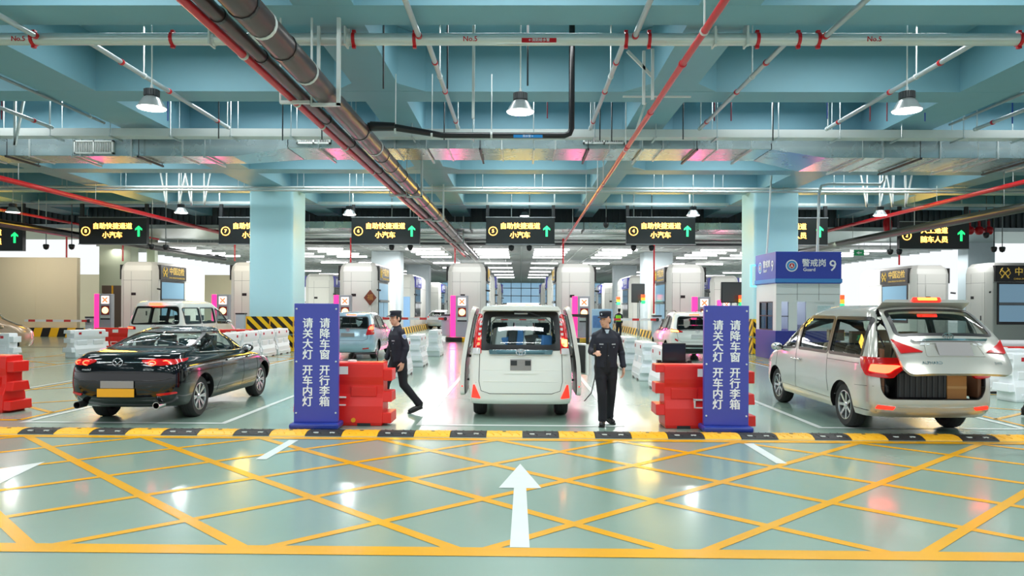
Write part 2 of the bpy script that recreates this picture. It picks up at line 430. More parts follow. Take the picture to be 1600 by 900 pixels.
# ================================================================ services under the ceiling
M_BROWN = mat('brown_coated_pipe', srgb(62, 42, 40), 0.3, noise=0.22, nscale=3)
M_BLKPIPE = mat('black_pipe', srgb(24, 24, 26), 0.28)
M_DUCT = mat('duct_steel', srgb(176, 194, 198), 0.26, metal=0.8, noise=0.1, nscale=2.5, rvar=.08)
M_BLUELBL = mat('blue_label', srgb(20, 130, 200), .4)
M_TXTW = mat('white_lettering', srgb(240, 242, 245), .4)

# large transverse main, with red couplings and hangers
t = thing('water_main', 'large pale steel water main crossing below the beams with red couplings', 'pipe', (0, 12.07, 6.33))
m = MB(); m.cyl((-16, 0, 0), (16, 0, 0), .1, n=20); m.build('pipe_run', M_PIPEW, t, smooth=60)
RC = [at(p, 62, 12.07).x for p in (-160, 53, 270, 553, 648, 978, 1014, 1183, 1247, 1278, 1592)]
for x in RC:
    m = MB(); m.lathe([(.098, -.03), (.118, -.025), (.118, .025), (.098, .03)], 18, (x, 0, 0), 'x')
    m.box(x - .03, x + .03, -.03, .03, -.15, -.1); m.box(x - .03, x + .03, -.03, .03, .1, .15)
    m.build('coupling', M_RED, t, smooth=40)
for p in (335, 545, 1118, 1168):
    x = at(p, 62, 12.07).x
    m = MB(); m.lathe([(.1, -.02), (.112, -.02), (.112, .02), (.1, .02)], 18, (x, 0, 0), 'x', True); m.box(x - .025, x + .025, -.02, .02, .1, .35); m.box(x - .05, x - .02, -.15, .1, -.13, .28)
    m.build('hanger', M_WSTEEL, t)
x = at(842, 70, 12.07).x
m = MB(); m.box(x - .29, x + .29, -.108, -.1, -.09, -.015); q = m.build('label_band', M_RED, t)
lettering('lettering', '←消防给水管', .06, M_TXTW, q, (x, -.11, -.052), bold=.001)
for p, s in ((735, 'No.5'), (1365, 'No.5'), (30, 'No.5')):
    lettering('red_marking', s, .12, M_RED, t, (at(p, 66, 12).x, -.098, -.03), bold=.002)

# sprinkler branches running away from the camera
SPR = mat('sprinkler_pipe', srgb(178, 190, 194), .35, metal=.3)
def run(name, label, x, z, y0, y1, r, m_, cat='pipe', hang=(), collars=(), group=None, colm=None, zt=7.72, hm=None):
    t = thing(name, label, cat, (x, y0, z), 0, group)
    b = MB(); b.cyl((0, 0, 0), (0, y1 - y0, 0), r, n=14); b.build('pipe_run', m_, t, smooth=60)
    for y in hang:
        b = MB(); b.cyl((0, y - y0, r), (0, y - y0, zt - z), .014, n=6); b.lathe([(r, -.02), (r + .012, -.02), (r + .012, .02), (r, .02)], 14, (0, y - y0, 0), 'y', True)
        b.build('hanger', hm or M_WSTEEL, t)
    for y in collars:
        b = MB(); b.lathe([(r, -.03), (r + .012, -.028), (r + .012, .028), (r, .03)], 14, (0, y - y0, 0), 'y', True)
        b.build('collar', colm or M_RED, t)
    return t
for i, (x, ya, yb) in enumerate(((-1.66, 7.5, 11.98), (-1.55, 12.16, 18.1), (1.80, 7.5, 11.98), (1.66, 12.16, 18.1), (4.82, 7.5, 11.98), (4.30, 12.16, 18.1), (-7.85, 7.5, 11.98), (-7.15, 12.16, 18.1), (7.35, 12.16, 18.1), (10.9, 12.16, 18.1), (-11.5, 12.16, 18.1))):
    run('sprinkler_pipe', 'grey sprinkler pipe, %s' % ['nearer of the two left of the black riser', 'beyond the water main, left of the black riser', 'near the camera, between black riser and red pipe', 'beyond the water main, right of the black riser', 'near the camera, right of the red pipe', 'beyond the water main, right of the red pipe', 'near the camera, at the upper left corner', 'passing above the left near lamp', 'passing above the right near lamp', 'at the far right edge under the ceiling', 'passing left of the wall air grille'][i],
        x * 1.04, 6.33, ya, yb, .045, SPR, hang=[y for y in (9.5, 14, 18, 22) if ya < y < yb], collars=[y for y in (9, 11.9, 13.2, 15, 17.4, 21) if ya < y < yb], group='sprinkler branch pipes')

for x_, ln_ in ((-10.62, 'left'), (10.72, 'right')): run('conduit_pipe', 'thin dark conduit along the underside of the wide %s beam' % ln_, x_, 6.45, 7.5, 18.1, .03, M_GREY, hang=[9.5, 13.5, 17.5], zt=6.52)
# brown drain pipes, left of centre
t = run('drain_pipe', 'thick brown coated drain pipe running away overhead left of centre', -3.22, 5.3, 6.5, 51, .185, M_BROWN, collars=[8.2, 9.6, 14.2, 16.4, 17.6, 19, 21, 23.6, 26.4, 30, 34, 38, 43], colm=M_BLKPIPE)
for y, in ((8.8,), (10.6,), (15.6,)):
    m = MB(); m.lathe([(.186, -.03), (.196, -.03), (.196, .03), (.186, .03)], 18, (0, y - 6.5, 0), 'y', True); m.build('pale_band', M_WSTEEL, t)
t2 = run('small_drain_pipe', 'slimmer brown pipe beside the thick brown drain pipe', -3.58, 5.24, 6.5, 50, .088, M_BROWN, collars=[8.4, 9.8, 13.1, 15.0, 18, 22, 27, 33], colm=M_BLKPIPE)
run('red_pipe', 'red pipe running tight alongside the brown drain pipes', -3.755, 5.2, 6.5, 48, .058, M_RED, collars=[9.6, 11.9, 13.4, 15.2, 18, 21.5, 25], colm=M_WSTEEL)
for y in (11.6, 21.3, 27.3, 36.8):
    k = thing('pipe_bracket', {11.6: 'white steel trapeze bracket under the brown pipes, nearest', 21.3: 'trapeze bracket under the brown pipes beside the air duct', 27.3: 'trapeze bracket under the brown pipes beyond the air duct', 36.8: 'trapeze bracket under the brown pipes, farthest of them'}[y], 'bracket', (0, y, 0), 0, 'brown pipe brackets')
    m = MB(); m.bar((-3.42, 0, 5.09), (-2.95, 0, 5.09), .06, .05); m.bar((-2.98, 0, 5.07), (-2.98, 0, 6.5), .06, .06); m.bar((-3.42, 0, 5.07), (-3.42, 0, 6.5), .03, .03)
    m.build('hanger_frame', M_WSTEEL, k)
    m = MB(); m.bar((-3.93, 0, 5.13), (-3.44, 0, 5.13), .06, .05); m.bar((-3.93, 0, 5.13), (-3.93, 0, 6.5), .025, .025); m.build('side_shelf', M_WSTEEL, k)
# black branch with riser
p0 = at(563, 190, 14.4)
t = thing('black_branch_pipe', 'black branch pipe leaving the brown drain pipe and turning up', 'pipe', (0, 14.4, 0))
xs = at(893, 205, 14.4).x
m = MB(); m.tube([(-3.1, 0, 5.45), (-2.7, 0, 5.45), (-1.6, 0, 5.27), (xs - .14, 0, 5.27), (xs - .04, 0, 5.31), (xs, 0, 5.41), (xs, 0, 7.72)], [.075, .075, .06, .06, .06, .06, .06], 14); m.build('pipe_run', M_BLKPIPE, t, smooth=60)
m = MB(); m.cyl((-3.05, 0, 5.45), (-2.55, 0, 5.44), .1, .085, n=14); m.build('branch_collar', M_BLKPIPE, t, smooth=60)
for px in (618, 675, 768):
    x = at(px, 205, 14.4).x; m = MB(); m.lathe([(.06, -.02), (.07, -.02), (.07, .02), (.06, .02)], 14, (x, 0, 5.27 if px > 660 else 5.37), 'x', True); m.cyl((x, 0, 5.33), (x, 0, 6.5 if px > 700 else 6.5), .01, n=6); m.build('hanger', M_WSTEEL, t)
x = at(825, 215, 14.4).x
m = MB(); m.box(x - .29, x + .29, -.068, -.06, 5.21, 5.27); q = m.build('label_band', M_BLUELBL, t)
lettering('lettering', '雨水管→', .055, M_TXTW, q, (x, -.07, 5.24))
run('red_pipe', 'bright red fire pipe running away overhead right of centre', 2.43, 5.52, 6.5, 43.8, .05, M_RED, hang=[9.6, 16.8, 21.4, 23, 27, 34], collars=[10.9, 13.6, 16.5], colm=M_RED)
t = thing('pipe_brace', 'white steel brace holding the bright red fire pipe to the beam', 'bracket', (2.4, 13, 5.6))
for a, b_, w_ in (((1.9, 13.0, 6.47), (2.36, 13.0, 6.0), .05), ((2.2, 13.0, 5.5), (2.2, 13, 6.47), .05), ((1.85, 13.2, 5.7), (3.1, 13.2, 5.7), .03), ((2.52, 16.3, 5.62), (2.8, 16.3, 6.47), .05), ((2.34, 12.9, 5.56), (2.34, 12.9, 6.47), .05)):
    m = MB(); m.bar(a, b_, w_, w_); m.build('strut', M_WSTEEL, t, loc=(-2.4, -13, -5.6))

# red pipe at upper left, red pipe at right, dark pipes beside them (outer bays)
def line(name, label, a, b, r, m_, n=12, hang=5, zt=6.5, group=None, colm=None):
    t = thing(name, label, 'pipe', a, 0, group); d = Vector(b) - Vector(a)
    q = MB(); q.cyl((0, 0, 0), tuple(d), r, n=n); q.build('pipe_run', m_, t, smooth=60)
    for i in range(hang):
        p = d * ((i + .5) / hang); q = MB(); q.cyl((p.x, p.y, p.z + r), (p.x, p.y, zt - a[2]), .013, n=6)
        q.build('hanger', M_WSTEEL, t)
    return t
line('red_pipe', 'red pipe slanting across the upper left bay above the signs', (-16.3, 20.9, 5.77), (-16.3, 42, 5.77), .09, M_RED)
line('red_pipe', 'slim red pipe below the slanting one, at the left edge', (-21.4, 27.0, 5.72), (-21.4, 42, 5.72), .06, M_RED)
line('dark_pipe', 'dark insulated pipe running past the left edge signs', (-21.3, 28, 5.15), (-21.0, 50.5, 5.15), .16, M_BLKPIPE)
line('red_pipe', 'red pipe slanting down across the upper right bay', (15.7, 21, 5.82), (15.7, 42, 5.82), .08, M_RED)
line('dark_pipe', 'dark olive pipe slanting across the far right lane sign', (16.55, 22, 5.2), (16.55, 50, 5.2), .17, mat('dark_olive_pipe', srgb(52, 58, 48), .3))
for i in range(3):
    p = at(1515 + 15 * i, 360, 35); m = MB(); m.lathe([(0, -.22), (.12, -.2), (.19, -.1), (.2, .08), (.14, .16), (.06, .2), (.06, .45)], 14, tuple(p)); m.cyl((p.x, p.y, p.z + .4), (p.x, p.y, 6.49 if p.x > 22.6 else 7.68), .02, n=6)
    tag(m.build('red_alarm_valve', M_RED, smooth=50), 'red valve body hanging below the right bay, %s of three' % ['leftmost', 'middle', 'rightmost'][i], 'valve', 'red valves')
p = at(1387, 352, 35); m = MB(); m.lathe([(0, -.3), (.16, -.28), (.2, -.1), (.2, .2), (.12, .32), (.12, .7), (.16, .72), (.16, .8), (0, .8)], 16, tuple(p)); m.cyl((p.x, p.y, p.z + .8), (p.x, p.y, 7.68), .03, n=8)
tag(m.build('red_alarm_valve', M_RED, smooth=50), 'single red valve body beside the right hanging lamp', 'valve')

# transverse air ducts
def duct(name, label, x0, x1, y0, y1, z0, z1, seams, hang):
    t = thing(name, label, 'duct', ((x0 + x1) / 2, y0, z0)); cx = (x0 + x1) / 2
    m = MB(); m.box(x0 - cx, x1 - cx, 0, y1 - y0, 0, z1 - z0); m.build('duct_body', M_DUCT, t, bevel=.01)
    for s in range(1, seams):
        x = x0 + (x1 - x0) * s / seams - cx; m = MB(); m.box(x - .02, x + .02, -.025, y1 - y0 + .025, -.025, z1 - z0 + .02); m.build('flange', M_GALV, t)
    for s in range(hang):
        x = x0 + (x1 - x0) * (s + .6) / hang - cx; m = MB(); m.bar((x, -.2, -.05), (x, y1 - y0 + .15, -.05), .05, .05)
        for yy in (-.15, y1 - y0 + .1): m.cyl((x, yy, -.08), (x, yy, 6.5 - z0 if yy < 0 else 6.5 - z0), .012, n=6)
        m.build('hanger', M_DARK if s % 2 else M_GALV, t)
    return t
XL = at(365, 240, 19).x; XC0 = at(450, 240, 19).x; XC1 = at(1205, 240, 19).x; XR = at(1290, 240, 19).x
d1 = duct('air_duct', 'flat galvanised air duct along the left bay with a grille', -20, XL, 19, 20.0, 5.80, 6.28, 9, 7)
d2 = duct('air_duct', 'flat galvanised air duct across the middle bay behind the red pipe', XC0, XC1, 19, 20.5, 6.02, 6.34, 9, 9)
d3 = duct('air_duct', 'wide galvanised air duct along the right bay', XR, 20, 19, 20.9, 5.80, 6.34, 8, 8)
def transition(parent, x0, x1, za0, za1, zb0, zb1, ya, yb):
    p = parent.location; m = MB()
    vs = [(x0, 19, za0), (x0, ya, za0), (x0, ya, za1), (x0, 19, za1), (x1, 19, zb0), (x1, yb, zb0), (x1, yb, zb1), (x1, 19, zb1)]
    m.add([(v[0] - p.x, v[1] - p.y, v[2] - p.z) for v in vs], [(0, 1, 2, 3), (7, 6, 5, 4), (0, 4, 5, 1), (1, 5, 6, 2), (2, 6, 7, 3), (3, 7, 4, 0)])
    m.build('duct_transition', M_DUCT, parent)
transition(d1, XL, XC0 - .02, 5.8, 6.28, 6.02, 6.34, 20.0, 20.5)
transition(d3, XC1 + .02, XR, 6.02, 6.34, 5.8, 6.34, 20.5, 20.9)
def grille(parent, px, py, w, h, label=None):
    q = at(px, py, 18.97); p = parent.location; c = (q.x - p.x, q.y - p.y, q.z - p.z)
    m = MB(); x0, x1, z0, z1 = c[0] - w / 2, c[0] + w / 2, c[2] - h / 2, c[2] + h / 2
    for a in ((x0, x1, z0, z0 + .04), (x0, x1, z1 - .04, z1), (x0, x0 + .04, z0, z1), (x1 - .04, x1, z0, z1), (c[0] - .02, c[0] + .02, z0, z1)): m.box(a[0], a[1], c[1] - .03, c[1] + .03, a[2], a[3])
    n = int(w / .045)
    for i in range(n): xx = x0 + w * (i + .5) / n; m.box(xx - .008, xx + .008, c[1] - .02, c[1] + .02, z0, z1)
    m.mat(1); m.box(x0 + .02, x1 - .02, c[1] + .015, c[1] + .028, z0 + .02, z1 - .02)
    m.build('air_grille', [M_WSTEEL, M_DARK], parent)
grille(d1, 147, 230, 1.06, .36); grille(d2, 490, 219, .9, .2); grille(d2, 944, 219, 1.1, .2)
# cable tray in front of the ducts
t = thing('cable_tray', 'long pale cable tray running across the hall in front of the ducts', 'cable tray', (0, 18.3, 6.27))
m = MB(); m.box(-20, 20, 0, .012, -.1, .1); m.box(-20, 20, .35, .362, -.1, .1); m.box(-20, 20, .012, .35, -.1, -.088); m.build('tray', M_WSTEEL, t)
for i in range(-12, 13):
    x = i * 1.55 + .3; m = MB(); m.bar((x, -.1, -.12), (x, .5, -.12), .04, .04); m.cyl((x, -.06, -.1), (x, -.06, 1.43), .012, n=6); m.cyl((x, .42, -.1), (x, .42, 1.43), .012, n=6)
    m.build('hanger', M_GALV, t)
# conduit pair below the column beam
for k, (z, r, lab) in enumerate(((6.42, .05, 'upper of two slim pale pipes crossing at the column heads'), (6.28, .04, 'lower of two slim pale pipes crossing at the column heads'))):
    t = thing('conduit_pipe', lab, 'pipe', (0, 27.7 - .18 * k, z)); m = MB(); m.cyl((-24, 0, 0), (24, 0, 0), r, n=10); m.build('pipe_run', M_WSTEEL, t, smooth=60)
    for i in range(-10, 11):
        x = i * 2.3 + .5 + .3 * k; m = MB(); m.cyl((x, 0, r), (x, 0, 7.72 - z), .014, n=6); m.build('hanger', M_GALV, t)
t = thing('conduit_pipe', 'thin conduit bent down above the guard booth', 'pipe', (0, 26.5, 0))
a = at(1280, 300, 26.5); b = at(1277, 391, 26.5); c_ = at(1380, 288, 26.5)
m = MB(); m.tube([(c_.x + .02, 0, 7.69), (c_.x + .02, 0, c_.z + .15), (c_.x - .1, 0, c_.z), (a.x + .3, 0, c_.z), (a.x + .08, 0, c_.z - .06), (a.x, 0, c_.z - .3), (b.x, 0, 3.76)], .05, 10); m.build('pipe_run', M_WSTEEL, t, smooth=60)
t = thing('conduit_pipe', 'thin vertical conduit rising from the booth roof beside the column', 'pipe', (0, 25.4, 0))
a = at(1203, 290, 25.4); m = MB(); m.tube([(a.x - .1, 0, 3.74), (a.x - .08, 0, 4.0), (a.x, 0, 5.6), (a.x + .05, 0, 6.5)], .035, 8); m.build('pipe_run', M_WSTEEL, t, smooth=60)
# hidden-looking ceiling rods and drops: blue, red and grey drop rods
rods = [(-.1, 16.9, 'blue'), (.6, 17.0, 'red'), (-5.0, 17.2, 'blue'), (-8.6, 17.3, 'blue'), (4.6, 17.2, 'red'), (5.0, 17.2, 'red'), (7.2, 17.0, 'blue'), (8.3, 17.2, 'red'), (8.7, 17.2, 'red'), (9.6, 17.2, 'blue'), (11.8, 17.4, 'blue'), (14.2, 17.0, 'red'), (-12.6, 17.2, 'red'), (-1.9, 17.5, 'grey'), (1.9, 17.5, 'grey'), (2.2, 17.6, 'grey'), (-2.6, 13.4, 'grey'), (-1.4, 13.4, 'grey'), (.1, 13.2, 'grey'), (-4.9, 17.5, 'grey'), (-5.9, 17.6, 'grey'), (-7.4, 17.4, 'grey'), (3.9, 17.4, 'grey'), (6.1, 17.5, 'grey')]
RM = {'blue': mat('blue_rod', srgb(32, 70, 170), .4), 'red': mat('maroon_rod', srgb(160, 40, 60), .4), 'grey': M_DARK}
def lane_of(x): return min((abs(x), 'middle'), (abs(x + 6.2), 'left'), (abs(x - 6.4), 'right'), (abs(x + 13), 'far left'), (abs(x - 13), 'far right'), key=lambda q: q[0])[1]
ORD = ['first', 'second', 'third', 'fourth', 'fifth', 'sixth', 'seventh']
seenrod = {}
for (x, y, c0) in sorted(rods):
    k = (c0, lane_of(x)); n = seenrod.get(k, 0); seenrod[k] = n + 1
    m = MB(); m.cyl((0, 0, 6.3 if c0 != 'grey' else 5.9), (0, 0, 7.72), .016, n=6)
    tag(m.build('drop_rod', RM[c0], loc=(x, y, 0)), 'thin %s drop rod over the %s lamp bay, %s such rod from the left' % (c0, k[1], ORD[n]), 'rod', '%s drop rods' % c0)
# steel posts hanging in the middle bay
for px, y, lab in ((740, 13.3, 'pale square post hanging below the main, left of the middle lamp'), (498, 11.95, 'pale square post hanging beside the thick brown pipe')):
    a = at(px, 75, y); b_ = at(px, 185 if px > 600 else 120, y); m = MB(); m.box(-.025, .025, -.025, .025, b_.z, 7.72); tag(m.build('hanging_post', M_WSTEEL, loc=(a.x, y, 0)), lab, 'post')
# zigzag bracing sets at far left and right
for k, (x, y) in enumerate(((-14.2, 17.8), (-14.1, 28.3), (13.5, 28.2), (17.95, 23.9))):
    m = MB()
    for q in range(4): m.bar((q * .5, 0, -.9), (q * .5 + (.35 if q % 2 else -.35), 0, .9), .05, .05); m.bar((q * .5, 0, -.9), (q * .5, 0, .95), .05, .05)
    tag(m.build('bracing_set', M_WSTEEL, loc=(x, y, 6.71)), ['zigzag white bracing at upper left over the grille', 'zigzag white bracing left of the left column', 'zigzag white bracing right of the right column', 'zigzag white bracing at the right edge by the wide duct'][k], 'bracing')

# pendant high bay lamps
M_LAMP = mat('lamp_diffuser', (1, 1, 1), .4, emit=(1, 1, .98), estr=4.5)
M_HSG = mat('lamp_housing', srgb(62, 66, 70), .4)
M_SHADE = mat('lamp_shade_grey', srgb(176, 184, 186), .3, metal=.4)
def lamp():
    t = thing('pendant_lamp', '', 'lamp')
    m = MB(); m.lathe([(.0, .34), (.1, .34), (.125, .33), (.125, .22), (.1, .2)], 20)
    for k in range(20):
        a = 2 * PI * k / 20; m.bar((.12 * math.cos(a), .12 * math.sin(a), .22), (.12 * math.cos(a), .12 * math.sin(a), .33), .012, .03)
    m.build('housing', M_HSG, t, smooth=40)
    m = MB(); m.lathe([(.11, .21), (.15, .17), (.22, .05), (.245, .02), (.24, .012), (.1, .16)], 28); m.build('lamp_shade', M_SHADE, t, smooth=50)
    m = MB(); m.lathe([(0, 0), (.23, .0), (.238, .018), (0, .03)], 28); m.build('diffuser', M_LAMP, t, smooth=50)
    m = MB(); m.cyl((0, 0, .33), (0, 0, 2.42), .013, n=6); m.lathe([(0, .33), (.03, .33), (.02, .42), (0, .42)], 10); m.build('suspension_rod', M_WSTEEL, t)
    return t
L0 = lamp()
LP = [(237, 170, 12.45, 'left'), (813, 176, 12.45, 'middle'), (1417, 174, 12.45, 'right'), (20, 332, 27, ''), (283, 333, 27, ''), (546, 336, 27, ''), (820, 338, 34.6, ''), (1083, 337, 27, ''), (1375, 337, 27, '')]
LN = ['large near hanging lamp over the left lane', 'large near hanging lamp over the middle lane', 'large near hanging lamp over the right lane', 'small far hanging lamp at the left edge', 'small far hanging lamp just left of the left column', 'small far hanging lamp just right of the left column', 'small far hanging lamp over the middle lane sign', 'small far hanging lamp left of the right column', 'small far hanging lamp right of the guard booth']
for i, (px, py, Y, _) in enumerate(LP):
    p = at(px, py, Y)
    o = L0 if i == 0 else copy_tree(L0)
    o.location = p; o['label'] = LN[i]; o['group'] = 'hanging high bay lamps'
    li = bpy.data.lights.new('pendant_light', 'AREA'); li.shape = 'DISK'; li.size = .44; li.energy = 90 if i < 3 else 60; li.color = (.97, 1, 1)
    lo = bpy.data.objects.new('pendant_light', li); lo.location = (p.x, p.y, p.z - .01); col.objects.link(lo)

# far low ceiling grid over the booths: lattice of slats with bright tubes above
GZ, G0, G1 = 5.55, 44.0, 111.0
M_SLAT = mat('ceiling_slat', srgb(196, 200, 200), .4)
g = MB()
y = G0
while y < G1: g.box(-27, 27, y - .05, y + .05, GZ, GZ + .14); y += 1.25
for i in range(-21, 22): g.box(i * 1.25 - .04, i * 1.25 + .04, G0, G1, GZ + .01, GZ + .13)
struct(g.build('ceiling_lattice', M_SLAT))
g = MB()
rr = random.Random(3)
y = G0
while y < G1:
    for i in range(-21, 21):
        if rr.random() < .7: g.box(i * 1.25 + .06, i * 1.25 + 1.19, y + .07, y + 1.18, GZ + .15, GZ + .17)
    y += 1.25
struct(g.build('ceiling_lattice_panels', mat('ceiling_panel', srgb(178, 180, 182), .5)))
g = MB(); g.box(-30, 25, 37.5, 112.3, 7.2, 7.4); struct(g.build('ceiling_far_slab', mat('dark_ceiling', srgb(92, 98, 102), .6)))
M_TUBE = mat('fluorescent_tube', (1, 1, 1), .4, emit=(1, .97, .99), estr=5.5)
TB = None
def tube_light():
    t = thing('strip_lamp', '', 'lamp'); m = MB(); m.box(-1.1, 1.1, -.07, .07, .05, .13); m.build('housing', M_WSTEEL, t)
    for sx in (-.8, .8): m = MB(); m.cyl((sx, 0, .12), (sx, 0, 1.8), .01, n=5); m.build('hanger', M_GALV, t)
    m = MB(); m.cyl((-1.08, 0, .02), (1.08, 0, .02), .07, n=8); m.build('tube', M_TUBE, t); return t
rowlab = ['first', 'second', 'third', 'fourth', 'fifth', 'sixth', 'seventh', 'eighth', 'ninth', 'tenth']
lanes = [(-21.4, 'far left booth row'), (-15.3, 'second booth row from left'), (-12.2, 'lane behind the left column'), (-6.1, 'lane left of centre'), (-1.9, 'left part of centre lane'), (1.9, 'right part of centre lane'), (6.1, 'lane right of centre'), (12.2, 'lane beside the guard booth'), (15.3, 'booth row behind the guard booth'), (21.4, 'far right booth row')]
for r in range(9):
    for x, ln in lanes:
        if TB is None: TB = o = tube_light()
        else: o = copy_tree(TB)
        yy = G0 + .5 + r * (2.2 if r < 3 else 7.0) + (0 if r < 3 else -14)
        o.location = (x, yy, GZ - .15)
        tag(o, 'strip lamp, %s from front, over the %s' % (rowlab[r], ln), 'lamp', 'strip lamps under the low ceiling')
for yy in (46, 58, 72, 90):
    for x in (-18, -6, 6, 18): area_light('lattice_light', (x, yy, 5.3), (6, 3), 420, (1, .985, .98))
# clutter in the gap between hall ceiling and low ceiling
gap = random.Random(11)
for k in range(9):
    yy = 38.5 + k * .62; zz = 5.64 + gap.random() * .2
    t = thing('service_pipe', 'thin pale service pipe crossing above the signs, %s from front' % (rowlab[k]), 'pipe', (0, yy, zz), 0, 'service pipes above the signs')
    m = MB(); m.cyl((-13.5, 0, 0), (13.5, 0, 0), .03 + .04 * gap.random(), n=8); m.build('pipe_run', [M_WSTEEL, M_GALV, M_DARK][k % 3], t, smooth=60)
    for i in range(-4, 5):
        x = i * 2.8 + gap.random() * 2; m = MB(); m.cyl((x, 0, 0), (x, 0, 7.22 - zz), .016, n=6); m.build('hanger', M_GALV, t)
t = duct('air_duct', 'flat galvanised duct above the lane signs at the end of the hall', -12.5, 12.5, 35.2, 36.4, 5.66, 6.0, 9, 9)
t = thing('dark_pipe', 'black stepped pipe above the middle sign', 'pipe', (0, 39.44, 0)); a = at(690, 333, 39.44); b = at(855, 333, 39.44)
m = MB(); m.tube([(a.x, 0, a.z), (b.x - .1, 0, b.z), (b.x, 0, b.z + .1), (b.x, 0, 7.19)], .09, 10); m.build('pipe_run', M_BLKPIPE, t, smooth=60)
for px, y0_, y1_, lab in ((548, 378, 412, 'thin red riser above the second booth'), (711, 378, 412, 'thin red riser above the booth left of centre'), (880, 380, 412, 'thin red riser above the booth right of centre'), (104, 388, 440, 'red riser beside the cream wall'), (192, 388, 408, 'short red riser over the left booth'), (367, 385, 408, 'short red riser left of the left column'), (1022, 400, 490, 'tall dark red riser beside the booth behind the second guard'), (1405, 393, 414, 'red riser on the far right booth')):
    a = at(px, y0_, 41.0 if px != 104 else 42.2); b = at(px, y1_, 41.0 if px != 104 else 42.2); m = MB(); m.cyl((0, 0, b.z), (0, 0, 5.855), .05, n=8); tag(m.build('riser_pipe', M_RED, loc=(a.x, a.y, 0)), lab, 'pipe')
# ================================================================ islands, booths, lane signals
M_WIN = mat('booth_window', srgb(40, 52, 60), .08, spec=.8)
M_WINB = mat('booth_window_lit', srgb(120, 160, 185), .12, emit=srgb(140, 185, 215), estr=.3)
M_SIGNBLK = mat('sign_black', srgb(30, 28, 28), .35)
M_GOLD = mat('gold_lettering', srgb(226, 190, 84), .35, metal=.4, emit=srgb(226, 190, 84), estr=.25)
M_PURPLE = mat('sign_purple_blue', srgb(72, 74, 160), .4)
M_BLUE = mat('sign_blue', srgb(44, 66, 172), .35)
M_STEELDK = mat('island_post', srgb(120, 126, 130), .35, metal=.5)
XI = [-21.55, -15.3, -9.15, -3.05, 3.05, 9.2, 15.3, 22.75]
IN = ['far left', 'second from left', 'behind the left column', 'left of the centre lane', 'right of the centre lane', 'behind the second guard on the right', 'behind the guard booth', 'far right']
for i, x in enumerate(XI):
    b = MB(); w = .95
    b.prism(rnd([(-w, 0), (w, 0), (w, 46), (-w, 46)], [.8, .8, .1, .1], 5), 'z', 0, .24)
    o = b.build('booth_island', [M_CURB], bevel=.04, loc=(x, 37.2, 0)); struct(o)
    b = MB(); b.prism(rnd([(-w + .1, .15), (w - .1, .15), (w - .1, 45.9), (-w + .1, 45.9)], [.7, .7, .1, .1], 5), 'z', .241, .25); struct(b.build('booth_island_top', M_GREY, loc=(x, 37.2, 0)))

